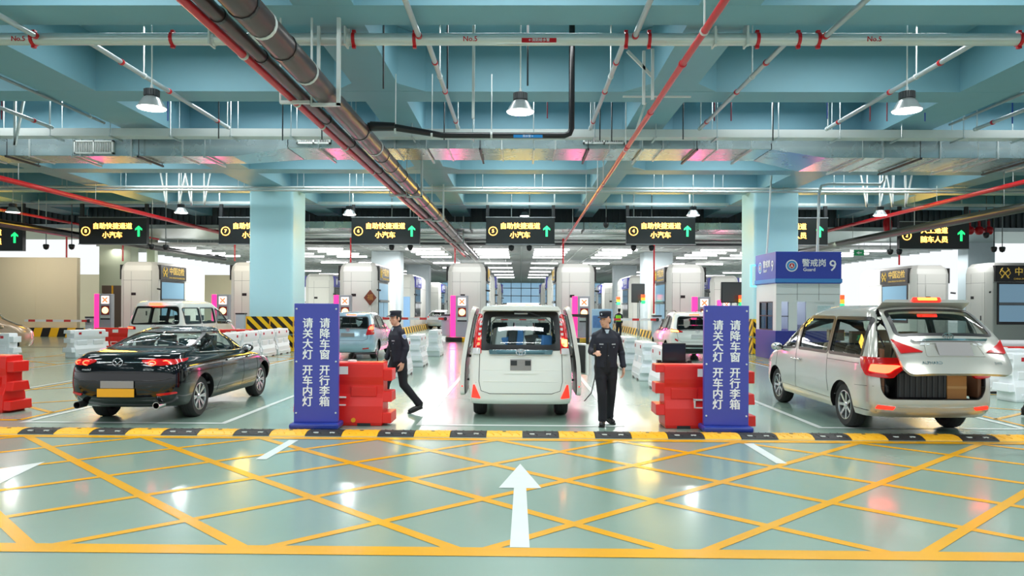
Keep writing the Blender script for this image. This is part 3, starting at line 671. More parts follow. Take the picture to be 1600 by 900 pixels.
def booth(sign, length=6.4):
    """front face at y=0, facing -y; lane windows on both sides"""
    w, h = 1.07, 4.28
    t = thing('toll_booth', '', 'booth')
    b = MB(); c, tc = .26, .22
    base = [(-w + c, 0), (w - c, 0), (w, c), (w, length - c), (w - c, length), (-w + c, length), (-w, length - c), (-w, c)]
    def inset(p, k): return [(q[0] * (1 - k / w), k + q[1] * (1 - 2 * k / length)) for q in p]
    rings = [(base, .25), (base, h - .5), (inset(base, .05), h - .22), (inset(base, .22), h)]
    vs = []; fs = []
    for p, z in rings: vs += [(q[0], q[1], z) for q in p]
    for r in range(3):
        for k in range(8): fs.append((r * 8 + k, r * 8 + (k + 1) % 8, (r + 1) * 8 + (k + 1) % 8, (r + 1) * 8 + k))
    fs.append(tuple(range(7, -1, -1))); fs.append(tuple(24 + k for k in range(8)))
    b.add(vs, fs); b.build('booth_body', M_WPANEL, t, bevel=.04)
    j = MB(); e = .004
    j.box(-w + c, w - c, -e, .01, 3.22, 3.235); j.box(-.36, -.348, -e, .01, .3, h - .55); j.box(w - c - .03, w - c - .02, -e, .01, .3, h - .5); j.box(-w + c + .02, -w + c + .03, -e, .01, .3, h - .5)
    for s in (-1, 1):
        j.box(s * (w + e), s * (w - .01), c, length - c, 3.22, 3.235)
        for yy in (3.4, 4.9): j.box(s * (w + e), s * (w - .01), yy, yy + .012, .3, h - .5)
    j.build('panel_joint', M_JOINT, t)
    d = MB(); d.box(-.335, .62, -.02, .02, .27, 3.2); dd = d.build('door', M_WPANEL, t, bevel=.01)
    q = MB(); q.box(-.33, -.08, -.035, -.02, 2.38, 2.53); q.build('number_plate', M_SIGNBLK, dd)
    q = MB(); q.box(.5, .56, -.05, -.02, 1.25, 1.5); q.build('handle', M_DARK, dd)
    for s in (-1, 1):
        f_ = MB(); f_.box(s * (w - .05), s * (w + .03), .45, 3.3, 1.05, 3.25); wf = f_.build('window_frame', M_SIGNBLK, t)
        g = MB(); g.box(s * (w + .02), s * (w + .04), .55, 3.2, 2.2, 3.15); g.box(s * (w + .02), s * (w + .04), .55, 1.85, 1.2, 2.05); g.box(s * (w + .02), s * (w + .04), 1.95, 3.2, 1.2, 2.05)
        g.build('pane', M_WIN if sign != 'black' else M_WINB, wf)
        g = MB(); g.box(s * w, s * (w + .12), .5, 3.25, 2.07, 2.18); g.build('counter_ledge', M_STEELDK, wf)
        m_ = {'black': M_SIGNBLK, 'blue': M_PURPLE}[sign]
        sg = MB(); sg.box(s * (w - .2), s * (w + .1), .3, 3.4, 3.28, 4.12); so = sg.build('sign_board', m_, t, bevel=.015)
        rz = PI / 2 if s > 0 else -PI / 2
        tm = M_GOLD if sign == 'black' else M_TXTW
        y0 = 1.85
        lettering('lettering', '中国边检' if sign == 'black' else '中国海关', .46, tm, so, (s * (w + .103), y0 + s * .35, 3.78), rz, bold=.006)
        lettering('lettering', 'CHINA IMMIGRATION INSPECTION' if sign == 'black' else 'CHINA CUSTOMS', .12, tm, so, (s * (w + .103), y0 + s * .35, 3.42), rz)
        em = MB(); cy = y0 - s * 1.05; xx = s * (w + .104)
        if sign == 'black':
            for a in range(-1, 2, 2):
                em.tube([(xx, cy + a * .22, 3.92), (xx, cy, 3.72), (xx, cy - a * .2, 3.46)], .03, 6)
                em.tube([(xx, cy + a * .12, 4.0), (xx, cy + a * .28, 3.72), (xx, cy + a * .1, 3.5)], .02, 6)
        else: em.cyl((xx - .004, cy, 3.7), (xx + .004, cy, 3.7), .24, n=20)
        em.build('emblem', tm, so)
    # cabinet on the island behind and little camera
    q = MB(); q.cyl((w + .02, .1, 2.75), (w + .22, -.05, 2.72), .05, n=8); q.build('side_camera', M_DARK, t)
    return t
B0 = booth('black'); B1 = booth('blue', 7.0)
first = {'black': True, 'blue': True}
def place_booth(kind, loc, label, rz=0):
    src = B0 if kind == 'black' else B1
    if first[kind]: o = src; first[kind] = False
    else: o = copy_tree(src)
    o.location = loc; o.rotation_euler = (0, 0, rz)
    return tag(o, label, 'booth', 'toll booths')
for i, x in enumerate(XI): place_booth('black', (x, 40, 0), 'front row booth with black and gold sign, island %s' % IN[i])
place_booth('black', (24.25, 38.6, 0), 'white booth seen side-on at the right edge of the hall', -PI / 2)
for i, x in enumerate(XI[1:7]):
    place_booth('blue', (x, 54, 0), 'second row booth with purple blue sign, island %s' % IN[i + 1])
    place_booth('blue', (x, 72, 0), 'third row booth far back, island %s' % IN[i + 1])
# tall pale boxes over the booth rows
for i, (x, y) in enumerate(((-9.15, 49), (9.2, 49), (-9.15, 64), (9.2, 64))):
    b = MB(); b.prism(rnd([(-1.0, -.8), (1.0, -.8), (1.0, .8), (-1.0, .8)], .2, 3), 'z', 0.25, 5.55)
    struct(b.build('column_back', mat('pale_grey_column', srgb(186, 198, 204), .5), loc=(x, y, 0), smooth=40))

# lane signal pillars with red cross and pink side light
M_PINK = mat('pink_light', srgb(255, 70, 150), .4, emit=srgb(255, 40, 130), estr=1.5)
M_PBOX = mat('signal_cabinet', srgb(178, 180, 190), .4)
M_XRED = mat('red_cross_led', (1, .05, .02), .4, emit=(1, .1, .04), estr=3.0)
M_XBACK = mat('signal_white', (1, .9, .85), .4, emit=(1, .75, .7), estr=1.6)
M_AMB = mat('amber_lamp', (1, .7, .25), .4, emit=(1, .55, .2), estr=3.2)
def pillar():
    t = thing('lane_signal', '', 'signal')
    b = MB(); b.box(-.2, .46, -.16, .16, .25, 2.42); b.build('cabinet', M_PBOX, t, bevel=.02)
    b = MB(); b.box(-.48, -.2, -.14, .1, .25, 2.42); b.build('side_light', M_PINK, t, bevel=.03)
    b = MB(); b.box(-.06, .34, -.185, -.16, 1.9, 2.3); xb = b.build('cross_panel', M_XBACK, t)
    b = MB()
    for s in (-1, 1): b.bar((.14 - .13, -.195, 2.1 - s * .13), (.14 + .13, -.195, 2.1 + s * .13), .075, .02, up=(0, 1, 0))
    b.build('red_cross', M_XRED, xb)
    b = MB(); b.box(-.06, .36, -.185, -.16, 1.3, 1.78); lb = b.build('lamp_panel', mat('signal_dark_red', srgb(150, 30, 40), .4), t)
    b = MB(); b.lathe([(0, -.03), (.12, -.025), (.175, 0), (.18, .02)], 20, (.15, -.19, 1.54), 'y'); b.build('round_lamp', M_AMB, lb, smooth=50)
    b = MB(); b.box(-.1, .4, -.2, -.16, 1.12, 1.26); b.build('ticket_slot', M_WSTEEL, t)
    b = MB(); b.box(-.1, .4, -.18, -.16, 1.04, 1.12); b.build('slot_strip', M_DARK, t)
    return t
P0 = pillar()
SP = [(163, 38.2), (346, 38.2), (536, 38.2), (718, 38.2), (908, 38.2), (1095, 38.2), (1131, 52.5), (1262, 38.2)]
SL = ['in front of the far left booth', 'just left of the left column', 'behind the pale blue hatchback', 'left of the open white van', 'behind the open door of the white van', 'beside the right blue sign behind the white crossover', 'glowing behind the top of the right blue sign', 'beside the guard booth']
for i, (px, Y) in enumerate(SP):
    o = P0 if i == 0 else copy_tree(P0); o.location = (at(px, 480, Y).x, Y, 0); tag(o, 'red cross lane signal pillar ' + SL[i], 'signal', 'lane signal pillars')
    li = bpy.data.lights.new('signal_glow', 'AREA'); li.shape = 'RECTANGLE'; li.size = .25; li.size_y = 1.9; li.energy = 30; li.color = (1, .08, .3)
    lo = bpy.data.objects.new('signal_glow', li); lo.location = (o.location.x - .34, Y - .2, 1.35); lo.rotation_euler = (-PI / 2, 0, 0); col.objects.link(lo)
# barrier gates: cabinet with striped arm
M_ARM = stripe_mat('gate_arm_stripe', srgb(236, 238, 238), srgb(214, 60, 60), (1, 0, 0), 1.0, duty=.62)
def gate(length=3.6):
    t = thing('barrier_gate', '', 'barrier gate')
    b = MB(); b.box(-.24, .24, -.2, .2, .25, 1.35); cb = b.build('cabinet', mat('gate_cabinet', srgb(186, 206, 216), .35), t, bevel=.03)
    b = MB(); b.box(-.25, .25, -.21, .21, 1.35, 1.42); b.build('cabinet_cap', M_DARK, cb)
    b = MB(); b.box(-length, .15, -.29, -.24, 1.12, 1.24); b.build('gate_arm', M_ARM, t)
    b = MB(); b.cyl((0, -.3, 1.18), (0, -.18, 1.18), .09, n=12); b.build('pivot', M_DARK, t)
    return t
G0_ = gate()
GP = [(143, 40.0, 'in front of the cream wall', 1), (377, 39.4, 'beside the left column', -1), (560, 39.2, 'behind the first guard', -1), (697, 38.6, 'left of the centre lane', 1), (880, 39.0, 'right of the centre lane', 1), (1026, 39.5, 'behind the second guard', 1), (1142, 39.9, 'behind the white crossover', 1)]
for i, (px, Y, ln, sg) in enumerate(GP):
    o = G0_ if i == 0 else copy_tree(G0_); o.location = (at(px, 480, Y).x, Y, -.25 if i == 0 else 0); o.rotation_euler = (0, 0, 0 if sg > 0 else PI)
    tag(o, 'red and white barrier gate arm and cabinet ' + ln, 'barrier gate', 'barrier gates')
# striped curbs along the islands seen in the lanes
M_CURB2 = stripe_mat('curb_stripe_short', srgb(228, 178, 60), srgb(38, 34, 30), (0, 1, .35), 1.1)
for i, (x, s, ln) in enumerate(((-9.15, 1, 'left of the first guard'), (9.2, -1, 'behind the second guard'))):
    b = MB(); b.prism([(0, 0), (s * .32, 0), (s * .22, .42), (0, .42)], 'y', 0, 26)
    tag(b.build('lane_curb', M_CURB2, loc=(x + s * 1.21, 38.6, 0)), 'long low striped lane curb along the island, ' + ln, 'curb')
# small things in the booth area: display boards, red/amber/green light stacks, posters
def stack_light():
    t = thing('signal_stack', '', 'signal light'); b = MB(); b.lathe([(.13, .0), (.16, .02), (.16, .2), (.15, .22)], 14); b.build('red_lens', mat('stack_red', (1, .1, .02), .3, emit=(1, .08, .02), estr=1.2), t, smooth=50)
    b = MB(); b.lathe([(.15, -.2), (.16, -.19), (.16, -.02), (.13, 0)], 14); b.build('amber_lens', mat('stack_amber', (1, .45, .05), .3, emit=(1, .35, .03), estr=1.1), t, smooth=50)
    b = MB(); b.lathe([(.1, -.45), (.16, -.4), (.16, -.24), (.15, -.2)], 14); b.build('green_lens', mat('stack_green', (.1, .9, .4), .3, emit=(.02, .6, .2), estr=1.0), t, smooth=50)
    b = MB(); b.cyl((0, 0, -.25), (-.3, -.25, -.25), .03, n=8); b.build('arm', M_DARK, t); return t
S0 = stack_light()
for i, (px, py, Y, ln) in enumerate(((1005, 465, 44.6, 'beside the dark screen behind the second guard'), (1158, 467, 37.5, 'over the right blue sign'), (1314, 468, 30, 'at the right corner of the guard booth'), (966, 468, 51, 'over the guard in the green vest'))):
    o = S0 if i == 0 else copy_tree(S0); o.location = at(px, py, Y); o.scale = (.85, .85, .85)
    b = MB(); b.cyl((-.3, -.25, -.25), (-.3, -.25, -o.location.z / .85), .035, n=8); b.build('pole', M_GREY, o)
    tag(o, 'red amber green signal stack ' + ln, 'signal light', 'signal stacks')
for i, (px, py, Y, w_, h_, ln) in enumerate(((997, 458, 45.2, .42, .6, 'dark lane display screen beside the signal stack'), (1143, 457, 37.9, .55, .55, 'dark lane display screen above the right blue sign'))):
    p = at(px, py, Y); t = thing('display_screen', ln, 'screen', p); b = MB(); b.box(-w_, w_, -.05, .08, -h_, h_); b.build('screen_case', M_DARK, t, bevel=.03)
    b = MB(); b.cyl((0, .05, -h_), (0, .05, -p.z), .04, n=8); b.build('pole', M_GREY, t)
    b = MB(); b.box(-w_ + .06, w_ - .06, -.06, -.05, -h_ + .06, h_ - .06); b.build('screen', mat('screen_dark', srgb(70, 76, 78), .2), t)
p = at(666, 466, 39.85)
b = MB(); q = at(560 + 18, 465, 39.9); b.prism([(0, -.45), (.36, 0), (0, .45), (-.36, 0)], 'y', -.02, 0)
o = b.build('diamond_poster', mat('poster_brown', srgb(120, 60, 44), .5), loc=(q.x, 39.97, q.z), bevel=.004); tag(o, 'brown diamond paper decoration on the booth behind the pale hatchback', 'decoration')
lettering('lettering', '福', .36, mat('poster_gold', srgb(190, 140, 70), .5), o, (0, -.024, 0))
p = at(960, 500, 41); t = thing('information_panel', 'pale blue panel standing behind the second guard', 'panel', (at(941, 480, 38.0).x, 38.0, 0))
b = MB(); b.box(-.55, .55, -.05, .05, 0, 1.75); b.build('panel_board', mat('pale_blue_panel', srgb(176, 212, 240), .35, noise=.12, nscale=3), t, bevel=.02)
b = MB(); b.box(-.5, -.05, -.06, -.05, .75, 1.4); b.build('poster', mat('poster_blue', srgb(96, 140, 200), .4, noise=.3, nscale=6), t)
t = thing('light_panel', 'small blue door panel behind the first guard', 'panel', (at(632, 480, 52).x, 52, .25)); b = MB(); b.box(-.4, .4, -.04, .04, 0, 2.3); b.build('panel_board', mat('light_blue_door', srgb(140, 180, 220), .3, emit=srgb(140, 180, 220), estr=.2), t, bevel=.01)

# ================================================================ guard booth
M_GBW = mat('guard_booth_white', srgb(224, 230, 230), .35)
M_CYAN = mat('cyan_light', srgb(120, 220, 250), .3, emit=srgb(110, 215, 250), estr=1.3)
t = thing('guard_booth', 'white guard booth with a blue sign head standing beside the right column', 'booth', (8.5, 24.0, 0))
W_, D_, H_ = 2.12, 2.0, 2.66
b = MB(); b.box(0, W_, 0, D_, 0, .1); b.build('plinth', M_GREY, t)
b = MB(); b.box(-.02, W_ + .02, -.02, D_ + .02, .1, 1.08); b.build('lower_panel', mat('booth_blue', srgb(36, 52, 150), .35), t, bevel=.01)
b = MB(); e_ = .001
for x0, x1 in ((0, .18), (.42, .70), (1.0, 1.28), (W_ - .18, W_)): b.box(x0, x1, 0, .08, 1.082, 2.05)
b.box(0, W_, 0, .08, 2.051, H_ - .062); b.box(0, .08, .081, D_ - .081, 2.051, H_ - .062); b.box(W_ - .08, W_, .081, D_ - .081, 1.082, H_ - .062); b.box(0, W_, D_ - .08, D_, 1.082, H_ - .062)
b.box(0, .08, .081, .3, 1.082, 2.05); b.box(0, .08, D_ - .35, D_ - .081, 1.082, 2.05); b.box(0, W_, 0, D_, H_ - .06, H_ - .001)
b.build('booth_wall', M_GBW, t)
b = MB()
for x in (.7, 1.42): b.box(x - .006, x + .006, -.004, .01, 2.1, H_)
b.box(0, W_, -.004, .01, 2.3, 2.31); b.build('panel_joint', M_JOINT, t)
b = MB(); b.box(1.28, W_ - .18, .02, .06, 1.08, 2.05); wf = b.build('notice_window', M_GBW, t); b = MB(); b.box(1.38, W_ - .3, .0, .02, 1.2, 1.92); b.build('screen', mat('notice_paper', srgb(190, 216, 220), .3, noise=.2, nscale=12), wf)
M_PALEWIN = glass('booth_glass', (.75, .78, .85))
b = MB(); b.box(.18, .42, .03, .05, 1.08, 2.05); b.box(.7, 1.0, .03, .05, 1.08, 2.05); wg = b.build('front_window', M_PALEWIN, t)
b = MB(); b.box(.16, .44, .02, .06, 1.55, 1.58); b.build('window_bar', M_DARK, wg)
b = MB(); b.box(.03, .05, .3, D_ - .35, 1.08, 2.05); wg = b.build('side_window', glass('booth_glass_dark', (.4, .45, .5)), t)
b = MB()
for y in (.3, .95, D_ - .37): b.box(.0, .06, y, y + .05, 1.08, 2.05)
for z in (1.08, 1.55, 2.02): b.box(0.0, .06, .3, D_ - .35, z, z + .04)
b.build('window_frame', M_DARK, wg)
b = MB(); b.box(1.2, 2.0, 1.2, 1.9, .1, .85); b.box(1.3, 1.7, 1.5, 1.55, .85, 1.25); b.build('desk', M_GREY, t)
b = MB(); b.box(-.03, W_ + .03, -.03, D_ + .03, H_, 3.72); hd = b.build('sign_head', M_BLUE, t, bevel=.01)
b = MB(); b.box(-.05, W_ + .05, -.05, D_ + .05, H_ + .03, H_ + .16); b.build('light_blue_band', mat('band_light_blue', srgb(60, 140, 210), .35), hd)
b = MB(); b.bar((-.2, D_, 2.6), (-.2, D_, 3.4), .05, .05); b.bar((-.2, D_, 2.62), (.1, D_ + .06, 2.62), .05, .05); b.bar((-.2, D_, 3.38), (.1, D_ + .06, 3.38), .05, .05); b.build('cyan_tube', M_CYAN, t)
li = bpy.data.lights.new('booth_lamp', 'AREA'); li.size = 1.2; li.energy = 18; lo = bpy.data.objects.new('booth_lamp', li); lo.location = (8.5 + W_ / 2, 25, H_ - .1); col.objects.link(lo)
def booth_letters(parent, ox, oy, rz, k):
    R = Matrix.Rotation(rz, 4, 'Z')
    def L(s, size, dx, dz, bold=.0, sx=1): p = R @ Vector((dx * k, -.036, 0)); lettering('lettering', s, size, M_TXTW, parent, (ox + p.x, oy + p.y, dz), rz, bold=bold, sx=sx * k)
    L('警戒岗', .27, .18, 3.33, .006); L('Guard', .16, .02, 3.12, .003); L('9', .52, .8, 3.24, .004)
    p = R @ Vector((-.56 * k, -.036, 3.25)); m = MB()
    def disc(r, d, mi): m.mat(mi); n = 28; m.prism([(r * k * math.cos(2 * PI * q / n), r * math.sin(2 * PI * q / n)) for q in range(n)], 'y', -d, 0)
    disc(.2, .004, 0); disc(.165, .007, 1); disc(.1, .01, 0); disc(.085, .013, 2)
    m.mat(0); m.prism([(0, .06), (.05 * k, -.05), (0.02 * k, -.05), (0, 0), (-.02 * k, -.05), (-.05 * k, -.05)], 'y', -.016, -.013)
    m.build('emblem', [M_TXTW, mat('emblem_blue', srgb(60, 150, 210), .4), mat('emblem_red', srgb(200, 40, 40), .4)], parent, loc=(ox + p.x, oy + p.y, 3.25), rot=(0, 0, rz))
booth_letters(hd, W_ / 2, 0, 0, 1.0); booth_letters(hd, 0, D_ / 2, -PI / 2, .9)

# ================================================================ overhead LED signs
M_LEDBOX = mat('led_panel', srgb(34, 40, 42), .35, noise=.1, nscale=30)
M_LEDO = mat('led_orange', (1, .65, .15), .4, emit=(1, .43, .075), estr=5.0)
M_LEDG = mat('led_green', (.1, 1, .4), .4, emit=(.01, .8, .22), estr=1.15)
SIGN_Y = 32.7
GZZ = at(800, 345, 32.7).z + .72
def led_sign(px, py, r1, r2, num, label):
    p = at(px, py, SIGN_Y); t = thing('lane_sign', label, 'sign', p, 0, 'overhead lane signs')
    b = MB(); b.box(-1.56, 1.56, -.1, .14, -.62, .62); b.build('sign_case', M_LEDBOX, t, bevel=.012)
    for s in (-1, 1): b = MB(); b.box(s * 1.5 - .07, s * 1.5 + .07, -.02, .1, .6, GZZ - p.z - .005); b.build('hanger_post', M_DARK, t)
    b = MB(); b.box(-1.58, 1.58, -.12, -.1, .6, .63); b.box(-1.58, 1.58, -.12, -.1, -.63, -.6); b.build('edge_trim', M_GREY, t)
    b = MB(); b.lathe([(.175, -.01), (.205, -.01), (.205, .01), (.175, .01)], 24, (-1.24, -.112, -.02), 'y', True); rg = b.build('number_ring', M_LEDO, t)
    lettering('lettering', num, .22, M_LEDO, rg, (-1.24, -.112, -.02), bold=.008)
    lettering('lettering', r1, .30, M_LEDO, t, (-.01, -.112, .2), bold=.009, spacing=1.03)
    lettering('lettering', r2, .31, M_LEDO, t, (-.01, -.112, -.21), bold=.009)
    b = MB(); b.prism([(-.05, -.26), (.05, -.26), (.05, .08), (.16, .02), (.16, .1), (0, .24), (-.16, .1), (-.16, .02), (-.05, .08)], 'y', -.118, -.1); b.build('green_arrow', M_LEDG, t, loc=(1.2, 0, 0))
    li = bpy.data.lights.new('led_glow', 'AREA'); li.shape = 'RECTANGLE'; li.size = 2.0; li.size_y = .8; li.energy = 70; li.color = (1, .62, .08)
    lo = bpy.data.objects.new('led_glow', li); lo.location = (p.x, p.y - .2, p.z); lo.rotation_euler = (-PI / 2, 0, 0); col.objects.link(lo)
    return t
LS = [(-15, 371, '大巴通道', '随车人员', '9', 'left edge sign, only its right end with the arrow in view'), (178, 361, '自助快捷通道', '小汽车', '8', 'sign over the lane of the white minivan'), (396, 361, '自助快捷通道', '小汽车', '7', 'sign half hidden by the left column'), (603, 361, '自助快捷通道', '小汽车', '6', 'sign just right of the left column'), (813, 361, '自助快捷通道', '小汽车', '5', 'sign over the centre lane'), (1032, 361, '自助快捷通道', '小汽车', '4', 'sign left of the right column'), (1238, 362, '人工通道', '随车人员', '3', 'sign half hidden by the right column'), (1458, 368, '人工通道', '随车人员', '2', 'sign at far right behind the slanting dark pipe')]
for s in LS: led_sign(s[0], s[1], s[2], s[3], s[4], 'LED lane sign, ' + s[5])
# gantry bar that carries the signs
t = thing('sign_gantry', 'pale steel bar that carries the row of overhead lane signs', 'gantry', (0, 32.72, 0)); b = MB(); zz = at(800, 345, 32.7).z + .72
b.box(-26, 26, -.05, .05, zz, zz + .12); b.build('gantry_bar', M_GALV, t)
for i in range(-8, 9): b = MB(); b.box(i * 3.07 + 1.5 - .03, i * 3.07 + 1.5 + .03, -.03, .03, zz + .1, 7.72); b.build('hanger', M_GALV, t)
# dome cameras below the signs
def dome():
    t = thing('dome_camera', '', 'camera'); b = MB(); b.cyl((0, 0, 0), (0, 0, .3), .02, n=6); b.lathe([(0, .05), (.1, .04), (.13, 0), (.13, -.06)], 14); b.build('mount', M_DARK, t, smooth=50)
    b = MB(); b.lathe([(.12, -.06), (.12, -.1), (.09, -.18), (0, -.22)], 14); b.build('dome', M_BLACK, t, smooth=50); return t
D0 = dome(); k = 0
for (px, py, ln) in ((72, 383, 'at the left edge, left of a pair'), (112, 383, 'at the left edge, right of a pair'), (237, 383, 'right below the lane sign over the white minivan, left of a pair'), (259, 384, 'right below the lane sign over the white minivan, right of a pair'), (612, 384, 'below the sign right of the left column, left of a pair'), (641, 384, 'below the sign right of the left column, right of a pair'), (799, 385, 'below the centre lane sign, left of a pair'), (827, 385, 'below the centre lane sign, right of a pair'), (990, 385, 'below the sign left of the right column, left of a pair'), (1018, 385, 'below the sign left of the right column, right of a pair'), (1391, 391, 'left of the far right sign, left of a pair'), (1405, 391, 'left of the far right sign, right of a pair'), (1553, 387, 'near the right edge, left of a pair'), (1566, 387, 'near the right edge, right of a pair'), (947, 349, 'hanging alone between two lane signs'), (1541, 365, 'hanging alone at the right end')):
    o = D0 if k == 0 else copy_tree(D0); k += 1; p = at(px, py, 32.95); o.location = p; tag(o, 'dome camera ' + ln, 'camera', 'dome cameras')
    b = MB(); b.cyl((0, 0, .28), (0, 0, 7.7 - p.z), .025, n=6); b.build('drop_pole', M_GALV, o)
p = at(1342, 395, 40); t = thing('exit_sign', 'small green exit sign under the low ceiling at the right', 'sign', p); b = MB(); b.box(-.28, .28, -.03, .03, -.16, .16); b.build('sign_case', mat('exit_green', srgb(16, 110, 70), .4, emit=srgb(10, 120, 70), estr=.4), t)
b = MB(); b.prism([(-.16, 0), (0, .09), (0, .03), (.14, .03), (.14, -.03), (0, -.03), (0, -.09)], 'y', -.036, -.03); b.build('arrow', M_TXTW, t); b = MB(); b.cyl((0, 0, .15), (0, 0, 7.2 - p.z), .012, n=6); b.build('hanger', M_GALV, t)
# ================================================================ water barriers
M_BRED = mat('barrier_red', srgb(222, 34, 26), .33, noise=.05, nscale=3)
M_BWHITE = mat('barrier_white', srgb(242, 246, 250), .36, noise=.03, nscale=3)
M_STICK = mat('white_sticker', srgb(240, 238, 232), .4)
M_PLUG = mat('plug_yellow', srgb(235, 160, 30), .4)
M_REFL = mat('red_reflector', srgb(196, 30, 44), .25)
def barrier_mesh(L=1.24, tab=.13, H=.96):
    """plastic water barrier, long axis x: waisted section, interlocking knuckles at both ends"""
    zs = [0, .04, .2, .22, .36, .38, .52, .54, .66, .68, .84, .86, H - .02, H]
    def half_t(z): return float(np.interp(z, [0, .06, .3, .45, .62, .72, H - .03, H], [.25, .25, .235, .17, .165, .185, .18, .165]))
    rightb = [(.04, .2), (.36, .52), (.68, .86)]; leftb = [(.2, .36), (.52, .68), (.84, .96)]
    m = MB(); body = []
    z = [0, .05, .15, .25, .3, .36, .42, .48, .55, .62, .68, .74, .8, .88, H - .02, H]
    vs = []; fs = []
    for q in z:
        t = half_t(q); ins = .012 if q in (0, H) else 0
        vs += [(-L / 2 + ins, -t + ins, q), (L / 2 - ins, -t + ins, q), (L / 2 - ins, t - ins, q), (-L / 2 + ins, t - ins, q)]
    n = len(z)
    for i in range(n - 1):
        for k in range(4): fs.append((i * 4 + k, i * 4 + (k + 1) % 4, (i + 1) * 4 + (k + 1) % 4, (i + 1) * 4 + k))
    fs.append((3, 2, 1, 0)); fs.append(tuple((n - 1) * 4 + k for k in range(4)))
    m.add(vs, fs)
    for s, bands in ((1, rightb), (-1, leftb)):
        for a, b in bands:
            t0, t1 = half_t(a) - .015, half_t(b) - .015; x0, x1 = s * (L / 2 - .02), s * (L / 2 + tab)
            v = [(x0, -t0, a), (x1, -t0, a), (x1, t0, a), (x0, t0, a), (x0, -t1, b), (x1, -t1, b), (x1, t1, b), (x0, t1, b)]
            if s < 0: v = [v[1], v[0], v[3], v[2], v[5], v[4], v[7], v[6]]
            m.add(v, [(3, 2, 1, 0), (4, 5, 6, 7), (0, 1, 5, 4), (1, 2, 6, 5), (2, 3, 7, 6), (3, 0, 4, 7)])
    return m, half_t
def barrier(colr, decor):
    m_ = M_BRED if colr == 'red' else M_BWHITE
    t = thing('water_barrier', '', 'barrier'); m, ht = barrier_mesh(); m.build('barrier_body', m_, t, bevel=.012)
    for s in (-1, 1):
        y = s * .168
        for x in (-.32, .32): b = MB(); b.box(x - .2, x + .2, y, s * .19, .44, .6); b.build('moulded_panel', m_, t, bevel=.02)
        if decor == 'label':
            y = s * (ht(.8) + .001)
            b = MB(); b.box(-.12, .08, y, y + s * .004, .78, .9); b.build('sticker', M_STICK, t)
            yy = s * (ht(.33) + .002)
            fr = MB()
            for a in ((-.18, .06, .42, .445), (-.18, .06, .30, .325), (-.18, -.155, .3, .445)): fr.box(a[0], a[1], yy - s * .03, yy + s * .008, a[2], a[3])
            fr.build('slot_frame', M_STICK, t, bevel=.006)
            b = MB(); b.cyl((.18, s * .22, .09), (.18, s * .262, .09), .035, n=14); b.build('drain_plug', M_PLUG, t)
        if decor == 'reflector':
            y = s * (ht(.84) + .001)
            for x in (-.4, .4): b = MB(); b.box(x - .05, x + .05, y, y + s * .006, .8, .88); b.build('reflector', M_REFL, t)
            b = MB(); b.box(-.5, .5, s * .2, s * .26, .1, .16); b.build('foot_ridge', m_, t, bevel=.015)
    for x in (-.34, .34): b = MB(); b.box(x - .1, x + .1, -.255, .255, -.001, .045); b.build('fork_slot', M_BLACK, t)
    b = MB(); b.lathe([(.07, .95), (.07, .985), (.05, .99), (0, .99)], 14, (0.1, 0, 0)); b.build('filler_cap', M_STICK, t)
    return t
BR = barrier('red', 'label'); BW = barrier('white', 'reflector')
used = set()
def pb(src, x, y, rz, label, grp, z=0.0):
    o = src if src.name not in used else copy_tree(src); used.add(src.name)
    o.location = (x, y, z); o.rotation_euler = (0, 0, rz); return tag(o, label, 'barrier', grp)
q = gp(533, 668); pb(BR, -2.72, 11.12, 0.0, 'red plastic water barrier right behind the left blue sign', 'red water barriers')
pb(BR, 2.8, 11.08, 0.0, 'red plastic water barrier right behind the right blue sign', 'red water barriers')
pb(BR, -9.25, 12.2, -.12, 'red plastic water barrier at the left edge of the picture', 'red water barriers')
pb(BR, -15.35, 27.1, .2, 'red water barrier behind the roof of the black sedan', 'red water barriers')
pb(BR, -10.45, 26.1, .15, 'red water barrier beside the left column, behind the mirror of the black sedan', 'red water barriers')
pb(BR, 12.05, 17.0, .1, 'red water barrier behind the raised tailgate of the silver minivan', 'red water barriers')
H = PI / 2
for y, ln in ((15.4, 'nearest of three right of the centre lane, behind the screen'), (17.9, 'second of three right of the centre lane'), (20.9, 'third of three right of the centre lane, behind the second guard')):
    pb(BW, 3.2, y + .6, H, 'end-on white water barrier, ' + ln, 'white water barriers right of the centre lane')
for y, ln in ((18.4, 'hidden mostly behind the first guard'), (21.6, 'beside the arm of the first guard'), (26.2, 'farthest of three left of the centre lane')):
    pb(BW, -3.2, y + .6, H, 'end-on white water barrier, ' + ln, 'white water barriers left of the centre lane')
for i, y in enumerate((17.6, 19.2, 20.8, 22.4, 24.0, 25.6, 27.2)):
    pb(BW, -9.25, y, H - .02, 'white water barrier in the row left of the left blue sign, %s from front' % rowlab[i], 'white barriers beside the left column')
pb(BW, -15.2, 24.9, 1.25, 'white water barrier behind the left tail of the black sedan', 'white barriers at the left')
pb(BW, -15.95, 21.5, -.05, 'white water barrier behind the leftmost red barrier', 'white barriers at the left')
for i, y in enumerate((14.9, 16.4)):
    pb(BW, 10.3 + i * .3, y - .4, .12, ['white water barrier at the right edge behind the silver minivan', 'white water barrier at the right edge, standing behind another'][i], 'white barriers at the right edge')

